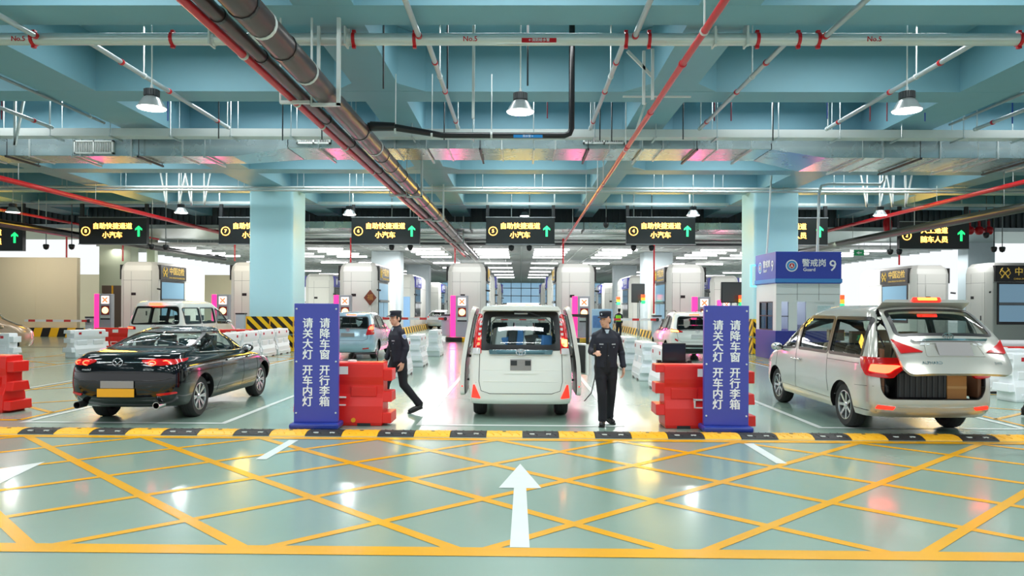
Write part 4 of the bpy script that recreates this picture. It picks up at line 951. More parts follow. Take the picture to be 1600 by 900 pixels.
# ================================================================ blue standing signs
M_SIGN = mat('standing_sign_blue', srgb(66, 74, 168), .3)
M_SIGNB = mat('standing_sign_base', srgb(36, 58, 150), .35)
def stand_sign(x, y, rz, label):
    t = thing('standing_sign', label, 'sign', (x, y, 0), rz, 'blue standing signs')
    b = MB(); b.box(-.36, .36, -.2, .2, .02, .1); b.build('base', M_SIGNB, t, bevel=.025)
    b = MB()
    for sx in (-1, 1): b.box(sx * .28 - .04, sx * .28 + .04, -.16, .16, 0, .02)
    b.build('base_foot', M_RUBBER, t)
    b = MB(); b.box(-.325, .325, -.045, .045, .1, 1.86); pn = b.build('sign_panel', M_SIGN, t, bevel=.008)
    b = MB()
    for sx in (-1, 1):
        for z in (.24, 1.0, 1.78): b.lathe([(0, -.062), (.012, -.06), (.014, -.045)], 10, (sx * .29, 0, z), 'y')
    b.build('bolt', M_WSTEEL, pn)
    for cx, s in ((-.125, '请关大灯 开车内灯'), (.125, '请降车窗 开行李箱')):
        z = 1.56
        for ch in s:
            if ch == ' ': z -= .075; continue
            lettering('lettering', ch, .158, M_TXTW, pn, (cx, -.048, z), bold=.004); z -= .155
    return t
stand_sign(-3.03, 10.62, .05, 'tall blue standing sign with white lettering, left of the first guard')
stand_sign(3.02, 10.6, -.03, 'tall blue standing sign with white lettering, left of the silver minivan')

# small things on and behind the red barriers
t = thing('monitor', 'black monitor standing behind the right red barrier', 'monitor', (2.62, 12.3, 0)); b = MB(); b.box(-.2, .2, -.02, .03, .9, 1.22); b.build('monitor_case', M_BLACK, t, bevel=.01)
b = MB(); b.box(-.185, .185, -.024, -.02, .93, 1.2); b.build('screen', mat('monitor_screen', srgb(44, 50, 56), .12), t)
b = MB(); b.box(-.03, .03, .0, .04, .05, .95); b.box(-.28, .28, .0, .04, .86, .9); b.box(-.25, .25, -.2, .2, 0, .05); b.box(-.29, -.22, -.06, .06, .84, .93); b.box(.22, .29, -.06, .06, .84, .93); b.build('stand', M_BLACK, t)
t = thing('folding_chair', 'black metal chair behind the left red barrier, only its back rail showing', 'chair', (-2.5, 11.5, 0))
b = MB(); b.tube([(-.2, 0, 0), (-.2, .0, .98), (-.17, 0, 1.06), (.17, 0, 1.06), (.2, 0, .98), (.2, 0, 0)], .013, 8); b.build('back_frame', M_BLACK, t, smooth=60)
b = MB(); b.box(-.2, .2, .02, .42, .43, .46); b.build('seat', M_BLACK, t, bevel=.01)
for sx in (-1, 1): b = MB(); b.cyl((sx * .19, .4, 0), (sx * .19, .1, .45), .012, n=8); b.build('leg', M_BLACK, t)
t = thing('spray_bottle', 'small white bottle standing on the left red barrier', 'bottle', (-2.93, 11.12, .96)); b = MB(); b.lathe([(0, 0), (.03, 0), (.032, .08), (.014, .1), (.012, .13), (0, .13)], 14); b.build('bottle_body', M_STICK, t, smooth=50); b = MB(); b.lathe([(.014, .13), (.014, .155), (0, .155)], 10); b.build('cap', M_WSTEEL, t)
# ================================================================ cars
def pchip(tab):
    X = np.array([p[0] for p in tab], float); Y = np.array([p[1] for p in tab], float)
    h = np.diff(X); d = np.diff(Y) / h; m = np.zeros(len(X)); m[0] = d[0]; m[-1] = d[-1]
    for i in range(1, len(X) - 1):
        if d[i - 1] * d[i] > 0:
            w1, w2 = 2 * h[i] + h[i - 1], h[i] + 2 * h[i - 1]; m[i] = (w1 + w2) / (w1 / d[i - 1] + w2 / d[i])
    def f(x):
        x = min(max(x, X[0]), X[-1]); i = min(max(int(np.searchsorted(X, x)) - 1, 0), len(h) - 1)
        t = (x - X[i]) / h[i]; t2, t3 = t * t, t * t * t
        return float((2 * t3 - 3 * t2 + 1) * Y[i] + (t3 - 2 * t2 + t) * h[i] * m[i] + (-2 * t3 + 3 * t2) * Y[i + 1] + (t3 - t2) * h[i] * m[i + 1])
    return f
class Shell:
    """car body: horizontal rings stacked in z. yr, yf: rear and front ends by height; W: half width along the car; S: section"""
    def __init__(s, yr, yf, S, W, ar=.3, nr=3.2, af=.5, nf=2.6):
        s.zk = sorted(set([p[0] for p in yr] + [p[0] for p in yf] + [p[0] for p in S]))
        s.yr, s.yf, s.S, s.W = pchip(yr), pchip(yf), pchip(S), pchip(W)
        g = lambda a: a if callable(a) else (lambda z: a)
        s.ar, s.af, s.nr, s.nf = g(ar), g(af), nr, nf
        s.z0, s.z1 = s.zk[0], s.zk[-1]
    def half(s, y, z): return s.W(y) * s.S(z)
    def ends(s, z): return s.yr(z), s.yf(z)
    def xside(s, y, z):
        a, b = s.ends(z); e = 1.0; L = b - a; ar, af = min(s.ar(z), L * .48), min(s.af(z), L * .48)
        if y - a < ar: e = min(e, max(0, 1 - (1 - max(0, (y - a)) / ar) ** s.nr) ** (1 / s.nr))
        if b - y < af: e = min(e, max(0, 1 - (1 - max(0, (b - y)) / af) ** s.nf) ** (1 / s.nf))
        return s.half(y, z) * e
    def rear(s, x, z):
        a = s.yr(z); y = a; ar = s.ar(z)
        for _ in range(3):
            e = min(abs(x) / s.half(y, z), .9999); y = a + ar * (1 - (1 - e ** s.nr) ** (1 / s.nr))
        return y
    def front(s, x, z):
        b = s.yf(z); y = b; af = s.af(z)
        for _ in range(3):
            e = min(abs(x) / s.half(y, z), .9999); y = b - af * (1 - (1 - e ** s.nf) ** (1 / s.nf))
        return y
    def ring(s, z, ins=0.0, nc=9, ns=26):
        a, b = s.ends(z); a += ins; b -= ins; L = b - a; ar, af = min(s.ar(z), L * .48), min(s.af(z), L * .48)
        pts = []
        for i in range(nc):
            t = PI / 2 * i / nc; y = a + ar * (1 - math.cos(t) ** (2 / s.nr)); pts.append((max(0, (s.half(y, z) - ins)) * math.sin(t) ** (2 / s.nr), y))
        for i in range(ns + 1):
            y = a + ar + (L - ar - af) * i / ns; pts.append((max(0.01, s.half(y, z) - ins), y))
        for i in range(nc - 1, -1, -1):
            t = PI / 2 * i / nc; y = b - af * (1 - math.cos(t) ** (2 / s.nf)); pts.append((max(0, (s.half(y, z) - ins)) * math.sin(t) ** (2 / s.nf), y))
        return [(x, y, z) for x, y in pts] + [(-x, y, z) for x, y in pts[-2:0:-1]]
    def solid(s, ins=0.0, za=None, zb=None, dz=.045, crown=.018, mi=0):
        za = s.z0 if za is None else za; zb = s.z1 if zb is None else zb
        zs = [za]
        for k in s.zk:
            if za + .004 < k < zb - .004: zs.append(k)
        zs.append(zb); full = []
        for i in range(len(zs) - 1):
            n = max(1, int(math.ceil((zs[i + 1] - zs[i]) / dz)))
            full += [zs[i] + (zs[i + 1] - zs[i]) * k / n for k in range(n)]
        full.append(zb)
        m = MB(); m.cur = mi; vs = []; fs = []; n = None
        rings = [s.ring(z, ins) for z in full]
        top = rings[-1]; yc0, yc1 = min(p[1] for p in top), max(p[1] for p in top); ym = (yc0 + yc1) / 2
        for k in (.85, .6, .3): rings.append([(p[0] * k, ym + (p[1] - ym) * (1 - (1 - k) * .5), zb + crown * (1 - k * k)) for p in top])
        n = len(top)
        for r in rings: vs += r
        for i in range(len(rings) - 1):
            for k in range(n): fs.append((i * n + k, i * n + (k + 1) % n, (i + 1) * n + (k + 1) % n, (i + 1) * n + k))
        h = n // 2; L = (len(rings) - 1) * n
        for base, rev in ((0, True), (L, False)):        # caps as quad strips between the two sides
            for i in range(0, h):
                a, b, c, d = base + i, base + i + 1, base + (n - i - 1) % n, base + (n - i) % n
                f = [a, b, c, d]; f = [q for j, q in enumerate(f) if q not in f[:j]]
                if len(f) > 2: fs.append(tuple(f[::-1] if rev else f))
        m.add(vs, fs); return m
def tri2d(loops, maxlen=.09):
    bm = bmesh.new(); eds = []
    for lp in loops:
        vs = [bm.verts.new((p[0], p[1], 0)) for p in lp]
        for i in range(len(vs)): eds.append(bm.edges.new((vs[i - 1], vs[i])))
    bmesh.ops.triangle_fill(bm, use_beauty=True, edges=eds)
    for _ in range(6):
        lg = [e for e in bm.edges if e.calc_length() > maxlen]
        if not lg: break
        bmesh.ops.subdivide_edges(bm, edges=lg, cuts=1); bmesh.ops.triangulate(bm, faces=[f for f in bm.faces if len(f.verts) > 3])
    bm.verts.index_update()
    V = [(v.co.x, v.co.y) for v in bm.verts]; F = [tuple(v.index for v in f.verts) for f in bm.faces]
    B = [(e.verts[0].index, e.verts[1].index) for e in bm.edges if len(e.link_faces) == 1]
    bm.free(); return V, F, B
def patch(loops, fn, off, thick, maxlen=.09, mb=None, mi=0):
    """plate that follows the surface fn(u, v), its outer face off above it"""
    if not isinstance(loops[0][0], (tuple, list)): loops = [loops]
    V, F, B = tri2d(loops, maxlen); m = mb or MB(); m.cur = mi; O = []; I = []; e = 2e-3
    for u, v in V:
        p = Vector(fn(u, v)); du = Vector(fn(u + e, v)) - Vector(fn(u - e, v)); dv = Vector(fn(u, v + e)) - Vector(fn(u, v - e)); n = du.cross(dv)
        n = n.normalized() if n.length > 1e-12 else Vector((0, -1, 0)); O.append(p + n * off); I.append(p + n * (off - thick))
    k = len(V); fs = [f for f in F] + [tuple(q + k for q in f[::-1]) for f in F] + [(a, b, b + k, a + k) for a, b in B]
    m.add(O + I, fs); return m
def sidefn(S, s):
    # u=y, v=z; normal du x dv points to +x for s>0
    if s > 0: return lambda y, z: (S.xside(y, z), y, z)
    return lambda y, z: (-S.xside(-y, z), -y, z)          # mirrored in y so that the normal points out: feed (-y, z)
def side_patch(S, s, loops, off, thick, **k):
    if not isinstance(loops[0][0], (tuple, list)): loops = [loops]
    if s < 0: loops = [[(-p[0], p[1]) for p in lp] for lp in loops]
    return patch(loops, sidefn(S, s), off, thick, **k)
def rear_patch(S, loops, off, thick, **k): return patch(loops, lambda x, z: (x, S.rear(x, z), z), off, thick, **k)
def front_patch(S, loops, off, thick, **k):
    if not isinstance(loops[0][0], (tuple, list)): loops = [loops]
    return patch([[(-p[0], p[1]) for p in lp] for lp in loops], lambda x, z: (-x, S.front(x, z), z), off, thick, **k)
def line_on(fn, pts, r, n=6, off=0.0):
    out = []
    for i in range(len(pts) - 1):
        a, b = Vector(pts[i]), Vector(pts[i + 1]); k = max(1, int((b - a).length / .08))
        for j in range(k): out.append(fn(*(a + (b - a) * j / k)))
    out.append(fn(*pts[-1])); m = MB(); m.tube(out, r, n); return m
def scale_poly(p, k):
    cx = sum(q[0] for q in p) / len(p); cy = sum(q[1] for q in p) / len(p); out = []
    N = len(p)
    for i in range(N):
        a, b, c = Vector(p[i - 1]), Vector(p[i]), Vector(p[(i + 1) % N]); d = (c - a); nrm = Vector((d.y, -d.x))
        nrm = nrm.normalized() if nrm.length > 1e-9 else Vector((0, 0))
        if nrm.dot(b - Vector((cx, cy))) < 0: nrm = -nrm
        out.append(tuple(b + nrm * k))
    return out
def volume(me):
    bm = bmesh.new(); bm.from_mesh(me); v = bm.calc_volume(); nm = sum(1 for e in bm.edges if not e.is_manifold); bm.free(); return v, nm
def boolean(o, cutter_mb, mats):
    c = cutter_mb.build('cutter', mats, o.parent); keep = o.data.copy(); v0 = volume(keep)[0]; vc = volume(c.data)[0]
    for jit in ((0, 0, 0), (.0017, .0023, .0013), (-.0031, .0027, -.0019), (.0043, -.0037, .0029)):
        c.location = jit; md = o.modifiers.new('cut', 'BOOLEAN'); md.operation = 'DIFFERENCE'; md.solver = 'EXACT'; md.object = c
        evaluated(o); v, nm = volume(o.data)
        if nm == 0 and v0 - vc * 1.02 - .001 <= v <= v0 + 1e-4: break
        print('boolean retry', o.name, v0, vc, v, nm); o.data = keep.copy()
    me = c.data; bpy.data.objects.remove(c); bpy.data.meshes.remove(me); bpy.data.meshes.remove(keep)
M_TYRE = mat('tyre_rubber', (0.018, 0.018, 0.019), .65, noise=.2, nscale=30)
M_RIM = mat('alloy_rim', srgb(196, 198, 200), .25, metal=.85)
M_RIMDK = mat('brake_dark', srgb(40, 40, 42), .5, metal=.3)
M_CABIN = mat('cabin_dark', srgb(58, 58, 58), .7)
M_SEAT = mat('seat_dark', srgb(46, 46, 50), .6)
M_CHROME = mat('chrome', srgb(222, 224, 226), .08, metal=1.0)
M_GASKET = mat('gasket_black', (.01, .01, .011), .3)
M_TINT = glass('car_glass', (.90, .935, .92)); M_TINTD = glass('car_glass_dark', (.68, .72, .71))
M_TAIL = mat('tail_lamp_red', srgb(200, 20, 24), .15, coat=.6)
M_BRAKE = mat('brake_light', (1, .05, .02), .2, emit=(1, .05, .02), estr=9.0)
M_TAILGLOW = mat('tail_lamp_glow', (1, .04, .03), .2, emit=(1, .03, .015), estr=1.2)
M_INDIC = mat('amber_light', (1, .5, .1), .2, emit=(1, .42, .07), estr=6.0)
M_REVERSE = mat('clear_lamp', srgb(220, 222, 224), .12, coat=.5)
M_PLATE = mat('plate_grey', srgb(150, 146, 146), .4); M_PLATEY = mat('plate_yellow', srgb(236, 170, 34), .4); M_PLATEW = mat('plate_white', srgb(220, 222, 222), .4)
def wheel(parent, x, y, r, w, s, spokes=10, twin=False):
    t = MB(); hw = w / 2
    t.lathe([(r * .66, -hw * .9), (r * .9, -hw), (r * .985, -hw * .75), (r, -hw * .4), (r, hw * .4), (r * .985, hw * .75), (r * .9, hw), (r * .66, hw * .9), (r * .63, hw * .4), (r * .63, -hw * .4)], 40, (0, 0, 0), 'x', True)
    for k in range(4): xx = -hw * .5 + k * hw * .33; t.lathe([(r + .001, xx - .004), (r + .004, xx), (r + .001, xx + .004)], 40, (0, 0, 0), 'x', True)
    o = t.build('wheel', M_TYRE, parent, smooth=40, loc=(x, y, r))
    d = MB(); d.mat(1); d.lathe([(0, -s * hw * .1), (r * .62, -s * hw * .1), (r * .62, 0), (0, 0)], 32, (0, 0, 0), 'x')
    d.mat(0); d.lathe([(r * .60, s * hw * .2), (r * .67, s * hw * .93), (r * .63, s * hw * .95), (r * .58, s * hw * .5)], 40, (0, 0, 0), 'x', True)
    for k in range(spokes):
        a = 2 * PI * k / spokes
        for da in ((-.10, .10) if twin else (0,)):
            a0, a1 = a + da * .4, a + da
            p0 = Vector((s * hw * .62, math.cos(a0) * r * .12, math.sin(a0) * r * .12)); p1 = Vector((s * hw * .8, math.cos(a1) * r * .63, math.sin(a1) * r * .63))
            d.bar(p0, p1, r * (.075 if twin else .13), .025, up=(1, 0, 0))
    d.lathe([(0, s * hw * .9), (r * .1, s * hw * .88), (r * .16, s * hw * .7), (r * .16, s * hw * .3)], 20, (0, 0, 0), 'x')
    d.build('rim', [M_RIM, M_RIMDK], o, smooth=35)
    return o
def seat(parent, x, y, z0, m_, w=.46, h=.62):
    b = MB(); b.box(x - w / 2, x + w / 2, y - .02, y + .46, z0, z0 + .16)
    vs = [(x - w / 2, y - .04, z0 + .1), (x + w / 2, y - .04, z0 + .1), (x + w / 2, y + .1, z0 + .1), (x - w / 2, y + .1, z0 + .1), (x - w / 2 + .05, y - .22, z0 + h), (x + w / 2 - .05, y - .22, z0 + h), (x + w / 2 - .05, y - .12, z0 + h), (x - w / 2 + .05, y - .12, z0 + h)]
    b.add(vs, [(3, 2, 1, 0), (4, 5, 6, 7), (0, 1, 5, 4), (1, 2, 6, 5), (2, 3, 7, 6), (3, 0, 4, 7)])
    o = b.build('seat', m_, parent, bevel=.04)
    q = MB(); q.box(x - .13, x + .13, y - .24, y - .13, z0 + h + .03, z0 + h + .22); q.cyl((x - .06, y - .18, z0 + h - .02), (x - .06, y - .18, z0 + h + .05), .008, n=6); q.cyl((x + .06, y - .18, z0 + h - .02), (x + .06, y - .18, z0 + h + .05), .008, n=6); q.build('headrest', m_, o, bevel=.03)
def mirror(parent, S, s, y, z, paint, size=(.11, .1, .075)):
    x = s * (S.xside(y, z) + size[0] * .95); b = MB(); b.ball((x, y, z), (size[0], size[1] * .8, size[2]), 14, 10); b.bar((s * (S.xside(y, z) - .03), y, z - size[2] * .5), (x, y, z - size[2] * .45), .06, .03)
    o = b.build('mirror', paint, parent, smooth=60); g = MB(); g.ball((x, y - size[1] * .62, z), (size[0] * .8, .02, size[2] * .75), 12, 6); g.build('mirror_glass', M_CHROME, o, smooth=60)
def car(name, label, S, paint, Lx, spec):
    """Lx: world location; local +y is the car's front"""
    t = thing(name, label, 'car', Lx, spec.get('rz', 0), spec.get('group'))
    mats = [paint, M_CABIN, spec.get('trim', M_GASKET)]
    b = S.solid().build('car_body', mats, t)
    hollow = spec.get('hollow', True)
    for (yy, r) in spec['axles']:
        for s in (-1, 1):
            c = MB(); c.cur = 2; hw = S.half(yy, .5)
            c.lathe([(0, s * (hw - .28)), (r + .05, s * (hw - .28)), (r + .05, s * (hw + .3)), (0, s * (hw + .3))], 36, (0, yy, r), 'x'); boolean(b, c, mats)
    if hollow:
        c = S.solid(ins=.06, za=spec.get('zc', .42), zb=S.z1 - .035, dz=.09, crown=.005, mi=1); boolean(b, c, mats)
    wins = spec.get('wins', [])
    for w in wins:
        c = MB(); c.cur = 1; p = w['poly']
        if not hollow: continue
        if w['face'] == 'side': c.prism(p, 'x', -1.6, 1.6)
        elif w['face'] == 'rear': yy = S.yr(sum(q[1] for q in p) / len(p)); c.prism(p, 'y', yy - 1.2, min(yy + 1.0, S.yf(p[0][1]) - .3 if spec.get('short') else yy + 1.0))
        elif w['face'] == 'front': yy = S.yf(sum(q[1] for q in p) / len(p)); c.prism(p, 'y', yy - .9, yy + 1.2)
        boolean(b, c, mats)
    if spec.get('cut'):
        c = MB(); c.cur = 1
        spec['cut'](c); boolean(b, c, mats)
    smooth_mesh(b.data, 33)
    def P(face, lp, off, th, s=1, **k):
        return side_patch(S, s, lp, off, th, **k) if face == 'side' else (rear_patch(S, lp, off, th, **k) if face == 'rear' else front_patch(S, lp, off, th, **k))
    for w in wins:
        for s in ((-1, 1) if w['face'] == 'side' else (1,)):
            if w.get('only') and w['only'] != s: continue
            fr = w.get('frame', .03)
            nm = {'side': 'side_window', 'rear': 'rear_window', 'front': 'windscreen'}[w['face']]
            if w.get('open'):
                P(w['face'], [scale_poly(w['poly'], fr), w['poly']], .004, .03, s).build('window_frame', w.get('fm', M_GASKET), t, smooth=50); continue
            g = P(w['face'], w['poly'] if hollow else scale_poly(w['poly'], .004), -.008 if hollow else .004, .006, s).build(nm, w.get('mat', M_TINT if hollow else mat('far_car_glass', srgb(24, 28, 32), .06, spec=.8)), t, smooth=60)
            if fr: P(w['face'], [scale_poly(w['poly'], fr), scale_poly(w['poly'], -w.get('fin', .004))], .005, .02, s).build('window_frame', w.get('fm', M_GASKET), g, smooth=50)
    for l in spec.get('lamps', []):
        par = t
        for s in ((-1, 1) if l.get('mirror', True) else (1,)):
            pl = l['poly'] if (l['face'] == 'side' or s > 0) else [(-q[0], q[1]) for q in l['poly']]
            o = P(l['face'], pl, l.get('off', .012), l.get('th', .03), s, maxlen=.06).build(l.get('name', 'tail_lamp'), l['mat'], t, smooth=40)
    for ln in spec.get('lines', []):
        for s in ((-1, 1) if ln[0] == 'side' else (1,)):
            fn = (lambda y, z, s=s: (s * S.xside(y, z), y, z)) if ln[0] == 'side' else (lambda x, z: (x, S.rear(x, z), z))
            line_on(fn, ln[1], ln[2] if len(ln) > 2 else .004).build('panel_gap' if len(ln) < 4 else ln[4], M_GASKET if len(ln) < 4 else ln[3], t, smooth=60)
    for (yy, r) in spec['axles']:
        for s in (-1, 1): wheel(t, s * (S.half(yy, r) - .115 - spec.get('wtuck', .02)), yy, r, .215, s, spec.get('spokes', 10), spec.get('twin', False))
    zu = S.z0
    u = MB(); u.box(-.6, .6, spec['axles'][0][0] - .2, spec['axles'][1][0] + .1, zu - .06, zu + .06); u.cyl((-.7, spec['axles'][0][0], spec['axles'][0][1]), (.7, spec['axles'][0][0], spec['axles'][0][1]), .05, n=8); u.box(-.4, .4, spec['axles'][0][0] - .6, spec['axles'][0][0] - .25, zu, zu + .1); u.build('underbody', M_GASKET, t)
    if spec.get('mirror'):
        for s in (-1, 1): mirror(t, S, s, *spec['mirror'], paint)
    for (x, y, z0) in spec.get('seats', []): seat(t, x, y, z0, spec.get('seatm', M_SEAT))
    if hollow:
        a = MB(); fl = spec.get('zc', .42)
        yd = spec['dash']; hw = S.half(yd, .8) - .1; a.box(-hw, hw, yd - .25, yd + .1, fl + .05, spec.get('dashz', 1.0)); a.build('dashboard', M_CABIN, t, bevel=.04)
        a = MB(); a.lathe([(.17, -.012), (.185, 0), (.17, .012), (.155, 0)], 24, (0, 0, 0), 'y', True); a.bar((-.16, 0, 0), (.16, 0, 0), .03, .03); a.build('steering_wheel', M_GASKET, t, loc=(.38, yd - .38, spec.get('dashz', 1.0) - .02), smooth=50)
    return t
def plate(parent, x, y, z, w, h, m_, rz=0, tilt=0):
    b = MB(); b.box(-w / 2, w / 2, -.008, .008, -h / 2, h / 2); return b.build('number_plate', m_, parent, loc=(x, y, z), rot=(tilt, 0, rz), bevel=.004)
def oval_badge(parent, x, y, z, k=1.0, kind='rings'):
    def ell(a, b, cx=0, cz=0, n=28): return [(cx + a * math.cos(2 * PI * i / n), 0, cz + b * math.sin(2 * PI * i / n)) for i in range(n + 1)]
    m = MB()
    if kind == 'rings':
        m.tube(ell(.075 * k, .05 * k), .007 * k, 6); m.tube(ell(.024 * k, .046 * k), .006 * k, 6); m.tube(ell(.048 * k, .02 * k, 0, .024 * k), .006 * k, 6)
    elif kind == 'wings':
        m.tube(ell(.068 * k, .055 * k), .006 * k, 6); m.tube([(-.066 * k, 0, .015 * k), (-.04 * k, -.003, .02 * k), (0, -.004, -.02 * k), (.04 * k, -.003, .02 * k), (.066 * k, 0, .015 * k)], .008 * k, 6)
    else:
        m.tube(ell(.06 * k, .035 * k), .006 * k, 6); m.tube([(-.02 * k, 0, -.02 * k), (0, 0, .02 * k), (.02 * k, 0, -.02 * k)], .005 * k, 6)
    return m.build('badge', M_CHROME, parent, smooth=60, loc=(x, y, z))

# ---------------------------------------------------------------- black sedan, lane left of centre
P_BLACK = mat('car_paint_black', (.004, .0045, .006), .10, coat=.6, spec=.35)
S1 = Shell(yr=[(.26, -2.12), (.34, -2.24), (.45, -2.31), (.62, -2.33), (.78, -2.32), (.92, -2.29), (1.0, -2.25), (1.05, -2.20), (1.08, -2.10), (1.095, -1.9), (1.11, -1.68), (1.15, -1.5), (1.25, -1.18), (1.35, -.80), (1.41, -.45), (1.435, -.2)],
           yf=[(.26, 2.15), (.34, 2.25), (.5, 2.33), (.62, 2.30), (.70, 2.2), (.78, 2.0), (.86, 1.7), (.93, 1.3), (.98, 1.05), (1.05, .92), (1.2, .62), (1.33, .32), (1.40, .12), (1.435, -.02)],
           S=[(.26, .90), (.34, .95), (.48, .985), (.62, 1.0), (.78, .995), (.88, .975), (.95, .94), (1.0, .905), (1.06, .875), (1.1, .855), (1.2, .80), (1.3, .745), (1.38, .69), (1.42, .62), (1.435, .56)],
           W=[(-2.33, .815), (-1.9, .87), (-1.3, .895), (0, .905), (1.4, .89), (2.0, .85), (2.33, .76)], ar=lambda z: .42 if z < 1.0 else .42 + min(.12, (z - 1.0)), nr=2.7, af=.6, nf=2.2)
sw1 = rnd([(-1.36, 1.08), (-1.18, 1.24), (-.8, 1.345), (-.62, 1.355), (-.62, 1.035), (-1.2, 1.06)], [.04, .05, .1, .02, .02, .04], 4)
sw2 = rnd([(-.6, 1.035), (-.6, 1.355), (-.2, 1.365), (.12, 1.33), (.12, 1.015)], .02, 3)
sw3 = rnd([(.16, 1.01), (.16, 1.32), (.4, 1.22), (.66, 1.08), (.78, 1.0)], .02, 3)
RW = rnd([(-.66, 1.155), (.66, 1.155), (.56, 1.36), (-.56, 1.36)], .07, 5)
FW = rnd([(-.68, 1.05), (.68, 1.05), (.56, 1.37), (-.56, 1.37)], .06, 4)
lampR = rnd([(.34, .985), (.55, 1.0), (.74, .985), (.82, .955), (.78, .915), (.62, .90), (.45, .915), (.36, .955)], .02, 3)
CX1, RY1 = -6.08, 11.72 + 1.31
c1 = car('sedan', 'glossy black sedan with yellow rear plate stopped in the lane left of centre', S1, P_BLACK, (CX1, RY1, 0), dict(
    axles=[(-1.31, .335), (1.415, .335)], zc=.5, wins=[dict(face='side', poly=sw1, frame=0), dict(face='side', poly=sw2, frame=0), dict(face='side', poly=sw3, frame=0), dict(face='rear', poly=RW, frame=.025), dict(face='front', poly=FW, frame=.025)],
    lamps=[dict(face='rear', poly=lampR, mat=M_TAIL), dict(face='rear', poly=rnd([(.56, .70 - .22), (.80, .72 - .22), (.80, .69 - .22), (.58, .655 - .21)], .015, 2), mat=M_TAIL, name='reflector'), dict(face='side', poly=rnd([(-2.06, .985), (-1.72, .99), (-1.8, .955), (-2.08, .93)], .02, 3), mat=M_TAIL),
           dict(face='front', poly=rnd([(.4, .66), (.74, .7), (.74, .62), (.45, .6)], .02, 3), mat=M_REVERSE, name='head_lamp')],
    lines=[('side', [(-.62, 1.02), (-.64, .6), (-.78, .45), (-.8, .38), (.3, .36), (.34, .6), (.3, .98)]), ('side', [(.3, .36), (1.0, .40), (1.04, .7), (.98, .9)]), ('rear', [(-.78, 1.0), (-.76, .88), (-.72, .80), (.72, .80), (.76, .88), (.78, 1.0)]), ('rear', [(-.84, .72), (-.6, .68), (.6, .68), (.84, .72)], .006),
           ('side', [(-1.42, 1.07), (-1.22, 1.25), (-.85, 1.37), (-.4, 1.39), (.1, 1.36), (.4, 1.25), (.8, 1.02), (0, 1.015), (-1.3, 1.055), (-1.42, 1.07)], .008, M_CHROME, 'window_chrome')],
    mirror=(.62, 1.02), twin=True, spokes=8, dash=.75, dashz=.98, seats=[(-.37, .2, .44), (.37, .2, .44), (-.37, -.62, .42), (.37, -.62, .42), (0, -.62, .40)]))
for s in (-1, 1):
    for k, x in enumerate((.50, .66)):
        y = S1.rear(x, .945) - .018
        ring = MB(); ring.tube([(s * x + .045 * math.cos(a), y + (.02 if k else 0) + math.cos(a) * .015, .945 + .032 * math.sin(a)) for a in np.linspace(0, 2 * PI, 17)], .009, 6); ring.build('brake_ring', M_BRAKE, c1, smooth=60)
    q = S1.xside(-.15, .85)
    for yy in (-.42, .5):
        b = MB(); b.tube([(s * (S1.xside(yy, .87) + .012), yy, .865), (s * (S1.xside(yy, .87) + .035), yy + .05, .875), (s * (S1.xside(yy + .2, .87) + .035), yy + .2, .885), (s * (S1.xside(yy + .24, .87) + .01), yy + .24, .885)], .014, 8); b.build('door_handle', M_CHROME, c1, smooth=60)
    b = MB(); b.lathe([(.045, -.1), (.052, -.1), (.052, .1), (.045, .1)], 18, (s * .60, -2.22, .31), 'y', True); b.lathe([(0, .05), (.045, .05)], 18, (s * .6, -2.22, .31), 'y'); b.build('exhaust_tip', M_CHROME if s > 0 else M_RIMDK, c1, smooth=50)
oval_badge(c1, 0, S1.rear(0, .955) - .014, .955, 1.1, 'wings')
b = MB()
for s in (-1, 1): b.tube([(s * .1, S1.rear(.1, .955) - .004, .955), (s * .33, S1.rear(.33, .955) - .004, .957)], .008, 6)
b.build('trunk_chrome', M_CHROME, c1, smooth=60)
lettering('lettering', 'mazda3', .045, M_CHROME, c1, (-.47, S1.rear(.38, .845) - .006, .845)); lettering('lettering', 'SKYACTIV', .036, M_CHROME, c1, (.47, S1.rear(.38, .845) - .006, .845))
plate(c1, 0, -2.345, .50, .56, .125, M_PLATEY); plate(c1, 0.02, -2.343, .625, .5, .11, M_PLATE)
b = MB(); b.mat(0); b.box(-.08, .08, -1.12, -1.10, .85, 1.0); b.build('parcel_paper', M_STICK, c1, loc=(.05, .1, .16))
b = MB(); b.box(-.62, .62, -1.75, -1.3, 1.03, 1.08); b.build('parcel_shelf', M_CABIN, c1)

# ---------------------------------------------------------------- white van with open sliding doors, centre lane
P_WHITE = mat('car_paint_white', srgb(236, 238, 232), .18, coat=.8)
S2 = Shell(yr=[(.25, -2.28), (.3, -2.33), (.45, -2.35), (.62, -2.345), (.9, -2.32), (1.05, -2.30), (1.2, -2.27), (1.5, -2.17), (1.70, -2.08), (1.78, -2.02), (1.82, -1.95), (1.85, -1.82)],
           yf=[(.25, 2.2), (.4, 2.33), (.7, 2.32), (.9, 2.2), (1.0, 2.0), (1.1, 1.75), (1.25, 1.5), (1.5, 1.1), (1.7, .72), (1.78, .5), (1.82, .3), (1.85, .1)],
           S=[(.25, .955), (.33, .985), (.5, 1.0), (.8, .99), (1.0, .965), (1.1, .945), (1.4, .885), (1.65, .825), (1.74, .795), (1.80, .75), (1.835, .69), (1.85, .63)],
           W=[(-2.35, .83), (-1.9, .855), (0, .86), (1.5, .85), (2.33, .76)], ar=.20, nr=3.6, af=.5, nf=2.6)
RW2 = rnd([(-.66, 1.13), (.66, 1.13), (.60, 1.735), (-.60, 1.735)], .05, 4)
GL2 = rnd([(-.575, 1.21), (.575, 1.21), (.53, 1.665), (-.53, 1.665)], .10, 5)
def sidewin(y0, y1, z0, z1, r=.06, sl=0): return rnd([(y0, z0), (y1, z0), (y1 - sl, z1), (y0, z1)], r, 4)
